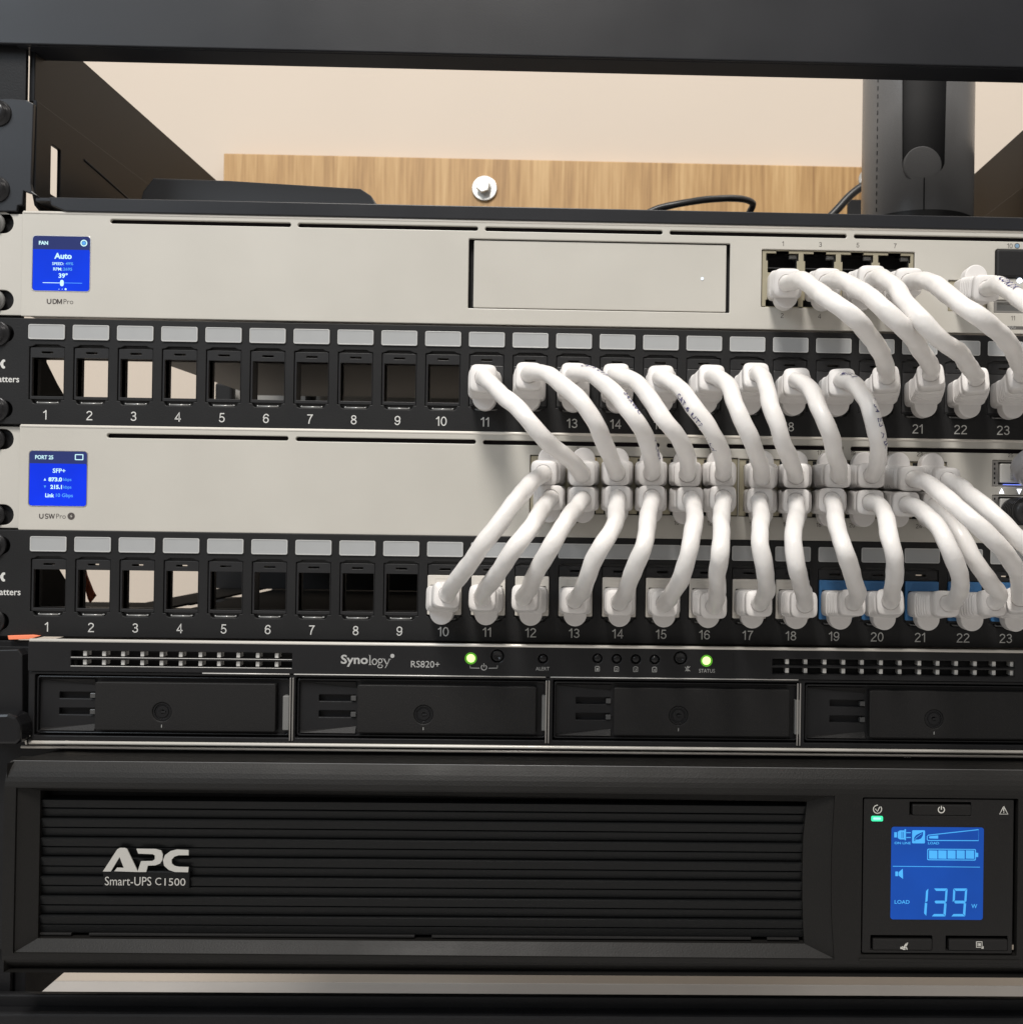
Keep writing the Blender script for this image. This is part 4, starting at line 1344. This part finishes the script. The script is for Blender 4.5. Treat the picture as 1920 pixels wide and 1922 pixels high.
# badge
bdg = box('badge', P(193, 1590, YU + 4).x, P(356, 1590, YU + 4).x, YU + 4.4, YU + 8, P(193, 1672, YU + 2).z, P(193, 1639, YU + 2).z, M['ups_slat'], ups, 0.5)
LM = mat('logo_silver', (0.52, 0.51, 0.48), 0.35, 0.2)
yb = YU + 4.3
def L2(pts):   # logo drawn on the 2x enlargement
    return ppoly([(x / 2, 1400 + y / 2) for x, y in pts], yb)
plate('logo_letter', [L2([(387, 472), (441, 389), (450, 384), (468, 384), (478, 388), (519, 474), (430, 471), (440, 458), (466, 459), (450, 418), (417, 472)])], yb - 0.3, 0.5, LM, bdg, 0.05)
plate('logo_letter', [L2([(517, 474), (530, 434), (572, 433), (582, 426), (582, 412), (575, 407), (520, 405), (513, 387), (585, 388), (606, 394), (612, 408), (611, 428), (602, 442), (584, 449), (556, 450), (550, 474)])], yb - 0.3, 0.5, LM, bdg, 0.05)
plate('logo_letter', [L2([(709, 392), (709, 411), (672, 411), (656, 416), (645, 428), (646, 443), (656, 452), (672, 455), (709, 456), (707, 475), (658, 474), (634, 466), (617, 450), (613, 430), (620, 411), (640, 396), (664, 390)])], yb - 0.3, 0.5, LM, bdg, 0.05)
text('lettering', 'Smart-UPS', 197, 1646, 284, 1663, yb - 0.1, LM, bdg, 0.0)
text('lettering', 'C', 291.5, 1648, 302.5, 1662, yb - 0.1, LM, bdg, 0.0)
text('lettering', '1500', 309, 1649, 348, 1663.2, yb - 0.1, LM, bdg, 0.0)

# display panel
dp = plate('control_panel', [rr(disp[0].x + 0.7, disp[1].z + 0.6, disp[1].x - 1.6, disp[0].z - 0.6, 0.6),
                             prr(1708, 1506, 1823.5, 1532.5, YU, 0.3), prr(1634.5, 1757, 1750.5, 1786, YU, 0.3), prr(1776, 1758, 1892, 1787, YU, 0.3)], YU + 0.5, 2.4, M['button'], ups, 0.25)
box('panel_backing', disp[0].x, disp[1].x, YU + 5, YU + 5.5, disp[1].z, disp[0].z, M['dark'], ups, 0)
prism('panel_ledge', ppoly([(1612, 1799.5), (1913, 1803), (1913, 1807), (1612, 1804)], YU), YU - 0.5, YU - 0.02, M['ups'], ups, 0.15)
for q in ((1713, 1510.5, 1823, 1531.5), (1638.5, 1763, 1749.5, 1785), (1781, 1764, 1891, 1786)):
    pbox('push_button', q[0], q[1], q[2], q[3], YU + 0.3, YU + 4, M['button'], dp, 0.5)
yy = YU + 0.15
def z6(pts):   # measured on the 5.338x enlargement
    return [(1580 + x / 5.338, 1460 + y / 5.338) for x, y in pts]
WP = M['grey_print']
WP2 = mat('icon_print', (0.55, 0.54, 0.50), 0.5)
glyph('check_symbol', [(z6(arc(357, 317, 41, -40, 275, 24)), 1.7), (z6([(335, 312), (356, 340), (380, 292)]), 1.8)], yy + 0.2, WP2, dp)
glyph('power_symbol', [(z6(arc(997, 322, 31, -60, 240, 20)), 1.9), (z6([(997, 283), (997, 322)]), 1.9)], yy - 0.1, WP2, dp)
glyph('warning_symbol', [(z6([(1622, 288), (1663, 366), (1581, 366), (1622, 288)]), 1.7), (z6([(1622, 308), (1622, 340)]), 1.8), (z6([(1622, 347), (1622, 355)]), 1.8)], yy + 0.2, WP2, dp)
glyph('mute_symbol', [(z6([(586, 1708), (606, 1708)]), 4), (z6([(606, 1690), (614, 1722), (636, 1722)]), 2.2), (z6([(622, 1712), (650, 1665)]), 4.2), (z6([(636, 1665), (664, 1658)]), 1.5), (z6([(640, 1690), (655, 1725)]), 2)], yy - 0.1, WP2, dp)
glyph('page_symbol', [(z6([(1348, 1646), (1405, 1646), (1405, 1702), (1348, 1702), (1348, 1644)]), 1.5), (z6([(1362, 1662), (1392, 1662), (1392, 1688), (1362, 1688), (1362, 1660)]), 1.1), (z6([(1398, 1704), (1420, 1704)]), 4.2), (z6([(1368, 1675), (1388, 1675)]), 3)], yy - 0.1, WP2, dp)
glyph('dash_mark', [(z6([(1590, 430), (1660, 430)]), 0.9)], yy + 0.2, M['tray_grey'], dp)
pl = prr(1635.8, 1532.5, 1657.4, 1542.5, YU, 0.5)
plate('green_light', [pl], YU + 0.1, 0.5, emit('led_teal', (0.05, 0.80, 0.38), 1.4), dp, 0.1)
plate('green_light', [prr(1639, 1535, 1653, 1539, YU, 0.3)], YU + 0.0, 0.4, emit('led_teal_core', (0.4, 1.0, 0.75), 1.4), dp)
lcd = plate('display', [prr(1673.8, 1553, 1845, 1728, YU, 1.0)], YU + 0.3, 0.6, emit('lcd_blue', (0.006, 0.070, 0.40), 1.0, 0), ups)
LC = emit('lcd_segment', (0.08, 0.47, 0.98), 1.05, 0)
yl = YU + 0.2
def lp6(pts): return ppoly(z6(pts), yl)
plate('plug_icon', [lp6([(525, 548), (552, 548), (552, 600), (525, 600)])], yl, 0.05, LC, lcd)
plate('plug_icon', [lp6([(560, 545), (580, 530), (628, 530), (628, 518), (642, 518), (642, 628), (628, 628), (628, 620), (580, 620), (560, 605)]), lp6([(598, 545), (604, 545), (604, 605), (598, 605)]), lp6([(612, 545), (618, 545), (618, 605), (612, 605)])], yl, 0.05, LC, lcd)
plate('plug_icon', [lp6([(646, 548), (690, 548), (690, 557), (646, 557)])], yl, 0.05, LC, lcd)
plate('plug_icon', [lp6([(646, 596), (690, 596), (690, 605), (646, 605)])], yl, 0.05, LC, lcd)
leaf = [(722, 632), (726, 600), (745, 575), (775, 560), (815, 543), (812, 580), (795, 610), (768, 622), (742, 622), (730, 638)]
plate('leaf_icon', [prr(*z6([(705, 528)])[0], *z6([(832, 660)])[0], yl, 0.4), lp6(leaf)], yl, 0.05, LC, lcd)
glyph('leaf_icon', [(z6([(728, 628), (745, 602), (775, 580), (800, 562)]), 0.8)], yl, LC, lcd)
glyph('load_bar', [(z6([(866, 632), (855, 622), (855, 590), (866, 577), (1369, 522), (1369, 632), (862, 630)]), 1.6)], yl, LC, lcd)
plate('load_bar', [lp6([(880, 588), (965, 580), (965, 612), (880, 610), (872, 600)])], yl, 0.05, LC, lcd)
text('lettering', 'ON LINE', 1678.8, 1580.5, 1709.2, 1585.3, yl, LC, lcd, 0.02)
text('lettering', 'LOAD', 1741.7, 1580.6, 1762.5, 1585.6, yl, LC, lcd, 0.02)
plate('battery_icon', [prr(*z6([(856, 713)])[0], *z6([(1342, 832)])[0], yl, 0.5), prr(*z6([(864, 721)])[0], *z6([(1333, 823)])[0], yl, 0.3)], yl, 0.05, LC, lcd)
plate('battery_icon', [lp6([(1343, 752), (1366, 756), (1366, 796), (1343, 798)])], yl, 0.05, LC, lcd)
for x0_, x1_ in ((874, 957), (966, 1048), (1059, 1139), (1150, 1231), (1242, 1325)):
    plate('battery_cell', [lp6([(x0_, 730), (x1_, 732), (x1_, 814), (x0_, 812)])], yl, 0.05, LC, lcd)
glyph('divider_line', [(z6([(510, 889), (1384, 898)]), 1.1)], yl, LC, lcd)
plate('speaker_icon', [lp6([(536, 942), (562, 942), (562, 988), (536, 988)])], yl, 0.05, LC, lcd)
plate('speaker_icon', [lp6([(568, 950), (610, 914), (613, 1016), (568, 982)])], yl, 0.05, LC, lcd)
text('lettering', 'LOAD', 1679, 1690, 1707, 1697.2, yl, LC, lcd, 0.01)
text('lettering', 'W', 1823, 1697.5, 1834, 1705.5, yl, LC, lcd, 0.01)
SEG = {'a': [(12, 0), (145, 0), (125, 24), (34, 24)], 'b': [(148, 4), (140, 128), (118, 142), (126, 28)], 'c': [(137, 150), (128, 276), (106, 252), (114, 146)],
       'd': [(104, 256), (126, 280), (-10, 280), (12, 256)], 'f': [(8, 4), (28, 28), (24, 118), (2, 134)], 'g': [(16, 134), (28, 122), (112, 122), (132, 142), (112, 150), (30, 150)]}
def digit(x, y, segs):
    for s_ in segs:
        plate('digit_segment', [lp6([(x + p, y + q) for p, q in SEG[s_]])], yl, 0.05, LC, lcd)
digit(718, 1110, 'bc')
digit(912, 1112, 'abcdg')
digit(1108, 1112, 'abcdfg')

# ------------------------------------------------------------------ patch cables
def rsec(w_, h_, p=3.6, n=28):
    out = []
    for i in range(n):
        t_ = 2 * pi * i / n + pi / n
        c_, s_ = cos(t_), sin(t_)
        out.append((w_ / 2 * (abs(c_) ** (2 / p)) * (1 if c_ >= 0 else -1), h_ / 2 * (abs(s_) ** (2 / p)) * (1 if s_ >= 0 else -1)))
    return out


def boot(parent, base, cap, tab, wide=13.3, high=10.9, stiff=13.0):
    """Snagless plug boot swept from the port to the cap the cord leaves from."""
    B0, B2 = Vector(base), Vector(cap)
    B1 = B0 + Vector((0, -stiff, 0))
    prof = [(-0.03, 12.2 / 13.6, 10.2 / 10.9), (0.0, 0.96, 0.95), (0.03, 1, 1), (0.20, 1.0, 1.0), (0.34, 1.0, 1.0)]
    t_ = 0.36
    for k in range(6):
        f_ = 1 - 0.022 * k
        prof += [(t_, 0.99 * f_, 0.99 * f_), (t_ + 0.012, 0.90 * f_, 0.90 * f_), (t_ + 0.030, 0.90 * f_, 0.90 * f_), (t_ + 0.044, 0.985 * f_, 0.985 * f_)]
        t_ += 0.078
    prof += [(0.83, 0.77, 0.91), (0.845, 0.80, 0.965), (0.96, 0.79, 0.96), (0.985, 0.77, 0.94), (1.0, 0.73, 0.89)]
    bm = bmesh.new()
    rings = []
    for s_, fw, fh in prof:
        q = max(s_, 0)
        p = B0 * (1 - q) ** 2 + B1 * 2 * q * (1 - q) + B2 * q * q
        if s_ < 0:
            p = B0 + Vector((0, 0.8, 0))
        T = ((B1 - B0) * (1 - q) + (B2 - B1) * q).normalized()
        xa = Vector((1, 0, 0))
        xa = (xa - T * xa.dot(T)).normalized()
        za = xa.cross(T).normalized()
        if za.z < 0:
            za = -za
        pw = 6.0 if s_ < 0.4 else 4.6
        rings.append([bm.verts.new(p + xa * a_ + za * b_) for a_, b_ in rsec(wide * fw, high * fh, pw)])
    n_ = len(rings[0])
    for A, B in zip(rings, rings[1:]):
        for i in range(n_):
            bm.faces.new((A[i], A[(i + 1) % n_], B[(i + 1) % n_], B[i]))
    bm.faces.new(rings[0])
    # mouth around the cord
    T = (B2 - B1).normalized()
    inner = []
    for rv, d_ in ((3.5, 0.2), (3.35, -0.15)):
        xa = (Vector((1, 0, 0)) - T * T.x).normalized()
        za = xa.cross(T).normalized()
        if za.z < 0:
            za = -za
        inner.append([bm.verts.new(B2 + T * d_ + (xa * cos(2 * pi * i / n_ + pi / n_) + za * sin(2 * pi * i / n_ + pi / n_)) * rv) for i in range(n_)])
    for A, B in ((rings[-1], inner[0]), (inner[0], inner[1])):
        for i in range(n_):
            bm.faces.new((A[i], A[(i + 1) % n_], B[(i + 1) % n_], B[i]))
    bm.faces.new(inner[1])
    o_ = bmo('plug', bm, M['boot'], parent, None, True)
    o_.data.set_sharp_from_angle(angle=radians(48))
    # latch cover tongue
    tz = B0.z + tab * 5.4
    ya, yb_ = -3.2, -9.5
    lp_ = []
    for i in range(25):
        an = pi * i / 24
        lp_.append((B0.x + 4.75 * cos(an), tz + tab * 4.9 * sin(an)))
    lp_ += [(B0.x - 4.75, B0.z + tab * 2), (B0.x + 4.75, B0.z + tab * 2)]
    plate('latch_cover', [lp_], yb_, 6.0, M['boot'], o_, 0.45)
    return T


CR = 3.27
def cable(label, A, capA, tabA, B, capB, tabB, path, ymid, group, seed, ya=-25.0, yb_=-25.0, prints=(), hA=10.9, hB=10.9):
    t = thing('patch_cable', label, 'cable', (A.x, 0, A.z), group)
    ca = P(capA[0], capA[1], ya)
    TA = boot(t, A, ca, tabA, high=hA)
    pts = [ca - TA * 4, ca + TA * 1.5]
    end = []
    if B is not None:
        cb = P(capB[0], capB[1], yb_)
        TB = boot(t, B, cb, tabB, high=hB)
        end = [cb + TB * 1.5, cb - TB * 4]
    full = [capA] + list(path) + ([capB] if capB else [])
    L = [0]
    for p, q in zip(full, full[1:]):
        L.append(L[-1] + math.hypot(p[0] - q[0], p[1] - q[1]))
    for (u, v), l in zip(full[1:1 + len(path)], L[1:]):
        f_ = l / L[-1]
        if B is None:
            y = ya + (ymid - ya) * min(1, sin(min(f_ * 1.0, 0.5) * pi)) ** 0.8
        else:
            y = (ya * (1 - f_) + yb_ * f_)
            y = y + (ymid - y) * sin(pi * f_) ** 0.75
        kr = random.Random(int(u * 7 + v))
        pts.append(P(u + kr.uniform(-1.6, 1.6), v + kr.uniform(-1.6, 1.6), y + kr.uniform(-0.8, 0.8)))
    pts += end
    bm, cen = tube(pts, CR, 24, 0.045, seed, 1.0, 2)
    cd = bmo('cord', bm, M['cable'], t, None, True)
    for (s0, ang, txt, h_) in prints:
        cable_print(t, cen, s0, ang, txt, h_)
    return t


def cable_print(parent, cen, s0, ang, txt, h_):
    """ink lettering wrapped round the jacket; ang measured from the side facing the viewer"""
    me = text_mesh(txt, 0.012, 0, 1.15)
    xs = [v.co.x for v in me.vertices]
    ys = [v.co.y for v in me.vertices]
    k_ = h_ / (max(ys) - min(ys))
    mx, my = min(xs), (min(ys) + max(ys)) / 2
    acc = [0]
    for p, q in zip(cen, cen[1:]):
        acc.append(acc[-1] + (q - p).length)
    tot = acc[-1]
    fr = frames(cen)
    ccam = Vector((CX, CY, CZ))
    for v in me.vertices:
        s_ = s0 * tot + (v.co.x - mx) * k_
        th = ang - (v.co.y - my) * k_ / CR
        i = min(max(0, next((j for j, a_ in enumerate(acc) if a_ > s_), len(acc) - 1) - 1), len(cen) - 2)
        f_ = (s_ - acc[i]) / max(acc[i + 1] - acc[i], 1e-6)
        p = cen[i].lerp(cen[i + 1], f_)
        T = fr[i][0]
        vd = Vector((0, -1, 0))
        vd = (vd - T * vd.dot(T)).normalized()
        sd = T.cross(vd)
        v.co = p + (vd * cos(th) + sd * sin(th)) * (CR * 1.055)
    obj('jacket_print', me, M['blue_print'], parent)


def swp(k, top):
    return Vector((swx[k - 1], -0.4, ztR if top else zbR))


GU = 'white patch cables from the upper patch panel down to the switch'
up = {
    11: ((907, 709), 2, (1092, 889), [(943, 742), (977, 773), (1014, 813), (1054, 850), (1078, 873)], 'straight and leftmost of its row'),
    12: ((993, 704), 3, (1157, 888), [(1026, 703), (1050, 717), (1071, 735), (1093, 759), (1114, 790), (1129, 817), (1141, 848), (1151, 872)], 'second in the row, hiding the numeral 12'),
    13: ((1078, 705), 4, (1223, 888), [(1106, 704), (1130, 715), (1153, 737), (1175, 763), (1195, 792), (1212, 823), (1220, 848), (1225, 872)], 'blue print along its right side'),
    14: ((1156, 706), 5, (1290, 890), [(1180, 711), (1198, 724), (1220, 747), (1249, 789), (1272, 818), (1285, 849), (1293, 876)], 'just left of the half hidden numeral 15'),
    15: ((1240, 710), 6, (1357, 889), [(1262, 718), (1281, 737), (1303, 765), (1326, 794), (1342, 823), (1352, 850), (1358, 874)], 'just right of the half hidden numeral 15'),
    16: ((1337, 708), 7, (1430, 896), [(1355, 713), (1368, 731), (1380, 757), (1392, 786), (1407, 817), (1417, 848), (1427, 876)], 'over the hidden numeral 16'),
    17: ((1420, 703), 8, (1494, 893), [(1434, 712), (1440, 731), (1447, 761), (1457, 794), (1470, 827), (1480, 857), (1490, 880)], 'beside the visible 8 of numeral 18'),
    18: ((1495, 715), 9, (1573, 892), [(1512, 722), (1525, 741), (1536, 767), (1549, 794), (1561, 821), (1566, 848), (1573, 873)], 'between half hidden 18 and 19'),
    19: ((1580, 716), 10, (1636, 892), [(1598, 716), (1612, 729), (1626, 752), (1637, 782), (1645, 811), (1649, 840), (1649, 864), (1644, 880)], 'last of its row, printed in blue letters'),
}
for k, (capA, j, capB, path, note) in up.items():
    pr = ()
    if k == 13:
        pr = ((0.16, -0.95, 'CAT.6 UTP', 2.0), (0.44, -1.0, '24AWG 4PR UTP CABLE', 1.9))
    if k == 15:
        pr = ((0.35, 0.9, 'CAT.6 UTP PATCH', 2.0),)
    if k == 19:
        pr = ((0.12, -0.15, 'MULL. J', 2.2), (0.40, -0.55, 'E164 E3 A 2A', 2.1))
    cable('white cable, upper panel port %d to switch, %s' % (k, note), port1(k), capA, -1, swp(j, True), capB, 1, path, -52, GU, k, prints=pr, hA=11.6, hB=10.4)

GR = 'white patch cables from the top router to the upper patch panel'
zlo = P(1470, 541).z
dn = [
    (0, (1477, 531), 20, (1663, 708), [(1505, 528), (1530, 542), (1562, 566), (1600, 593), (1630, 626), (1652, 658), (1662, 688)], 'its leftmost cable'),
    (1, (1552, 530), 21, (1747, 703), [(1579, 526), (1608, 540), (1644, 566), (1682, 601), (1711, 631), (1733, 664), (1745, 688)], 'second cable from the left'),
    (2, (1637, 524), 22, (1831, 712), [(1657, 522), (1678, 539), (1701, 572), (1733, 604), (1766, 637), (1798, 661), (1823, 691)], 'third cable from the left'),
    (3, (1706, 529), 23, (1917, 706), [(1732, 527), (1766, 542), (1801, 569), (1839, 593), (1874, 623), (1901, 658), (1914, 688)], 'fourth cable from the left'),
]
for k, capA, j, capB, path, note in dn:
    A = Vector((rjx[k], -0.4, zlo))
    cable('white cable from router port down to upper panel port %d, %s' % (j, note), A, capA, -1, port1(j), capB, -1, path, -84, GR, 40 + k, prints=(), hA=11.6)
cable('white cable leaving the single router port beside the black module, towards the right', Vector((wx, -0.4, P(1816, 552).z)), (1853, 541), 1, port1(24) , (1993, 716), -1,
      [(1875, 536), (1899, 550), (1922, 566), (1955, 590), (1980, 632), (1992, 685)], -70, GR, 60, prints=((0.20, 0.15, 'CORDX', 3.2),))

GL = 'white patch cables from the switch down to the lower patch panel'
lo = {
    10: (1, True, (1020, 888), (839, 1116), [(1001, 902), (982, 925), (959, 952), (934, 986), (909, 1019), (884, 1052), (863, 1082), (849, 1102)], 'leftmost of the lower fan'),
    11: (1, False, (1033, 934), (905, 1121), [(1017, 954), (1001, 982), (980, 1013), (957, 1042), (934, 1073), (916, 1099)], 'second of the lower fan'),
    12: (2, False, (1093, 937), (984, 1121), [(1077, 958), (1055, 992), (1036, 1023), (1015, 1057), (999, 1090), (990, 1107)], 'third of the lower fan'),
    13: (3, False, (1159, 935), (1078, 1127), [(1157, 959), (1149, 990), (1132, 1023), (1117, 1052), (1105, 1082), (1091, 1110)], 'curving left, fourth of the lower fan'),
    14: (4, False, (1223, 934), (1162, 1131), [(1221, 959), (1215, 994), (1207, 1027), (1194, 1059), (1184, 1090), (1172, 1116)], 'curving left, fifth of the fan'),
    15: (5, False, (1296, 937), (1247, 1133), [(1302, 959), (1300, 990), (1294, 1027), (1286, 1061), (1273, 1094), (1258, 1121)], 'first hanging steeply, sharply bent at its end'),
    16: (6, False, (1357, 935), (1340, 1137), [(1356, 961), (1353, 998), (1350, 1038), (1348, 1075), (1345, 1108)], 'hanging nearly vertical, wide'),
    17: (7, False, (1426, 939), (1425, 1133), [(1427, 969), (1427, 998), (1428, 1023), (1432, 1048), (1436, 1077), (1437, 1107)], 'kinked, left of the last white jack'),
    18: (8, False, (1494, 941), (1510, 1135), [(1493, 969), (1490, 998), (1490, 1027), (1494, 1061), (1501, 1094), (1508, 1120)], 'over the last white jack'),
    19: (9, False, (1561, 939), (1601, 1131), [(1568, 965), (1574, 997), (1585, 1032), (1596, 1065), (1605, 1094), (1609, 1114)], 'over the first blue jack'),
    20: (10, False, (1634, 943), (1671, 1129), [(1652, 952), (1663, 976), (1671, 1006), (1677, 1041), (1679, 1076), (1676, 1108)], 'over the second blue jack'),
    21: (11, False, (1701, 947), (1778, 1133), [(1720, 950), (1741, 969), (1763, 995), (1782, 1028), (1795, 1059), (1802, 1092), (1800, 1118)], 'over the third blue jack'),
    22: (12, False, (1757, 949), (1866, 1131), [(1775, 973), (1800, 1002), (1819, 1037), (1841, 1068), (1863, 1096), (1877, 1117)], 'passing behind two others'),
    23: (11, True, (1714, 899), (1914, 1124), [(1737, 906), (1763, 925), (1795, 952), (1828, 980), (1861, 1008), (1889, 1039), (1907, 1070), (1915, 1100)], 'long one over the fifth blue jack'),
    24: (12, True, (1779, 902), (1995, 1126), [(1801, 912), (1828, 936), (1859, 960), (1889, 987), (1916, 1015), (1948, 1050), (1978, 1090)], 'rightmost, running out of view'),
}
for k, (j, top, capA, capB, path, note) in lo.items():
    ym = {10: -58, 22: -48, 23: -72, 24: -62, 21: -66}.get(k, -62)
    cable('white cable to lower panel port %d, %s' % (k, note), swp(j, top), capA, 1 if top else -1, port2(k), capB, -1, path, ym, GL, 80 + k, hA=10.4,
          yb_=-27)

# module cables at the right end of the switch
mc = thing('fiber_cable', 'pale grey cable plugged into the upper module cage of the switch', 'cable', P(1915, 888))
bm, _ = tube([P(1922, 898, -3), P(1914, 888, -12), P(1912, 872, -22), P(1925, 858, -26), P(1955, 850, -20), P(1990, 860, -10)], 3.0, 16, 0.0, 5)
bmo('cord', bm, mat('pale_grey_jacket', (0.35, 0.35, 0.37), 0.35), mc, None, True)
mk = thing('module_cable', 'thick black cable plug in the lower module cage of the switch', 'cable', P(1920, 961))
c = P(1917, 960, -8)
bmo('plug', lathe_y([(0, -15), (4.0, -15), (5.4, -13.5), (5.6, -1), (5.6, 0.2)], c.x, c.z, 32), M['rubber'], mk, None, True)
bm = bmesh.new()
for k in range(7):
    rod(bm, (c.x, -13 + k * 1.7, c.z), (c.x, -12.4 + k * 1.7, c.z), 5.85, 28)
bmo('grip_ring', bm, M['rubber'], mk)
bm, _ = tube([Vector((c.x, -14, c.z)), Vector((c.x + 4, -24, c.z - 1)), Vector((c.x + 16, -34, c.z - 6)), Vector((c.x + 40, -30, c.z - 20))], 2.6, 14, 0, 9)
bmo('cord', bm, M['rubber'], mk, None, True)
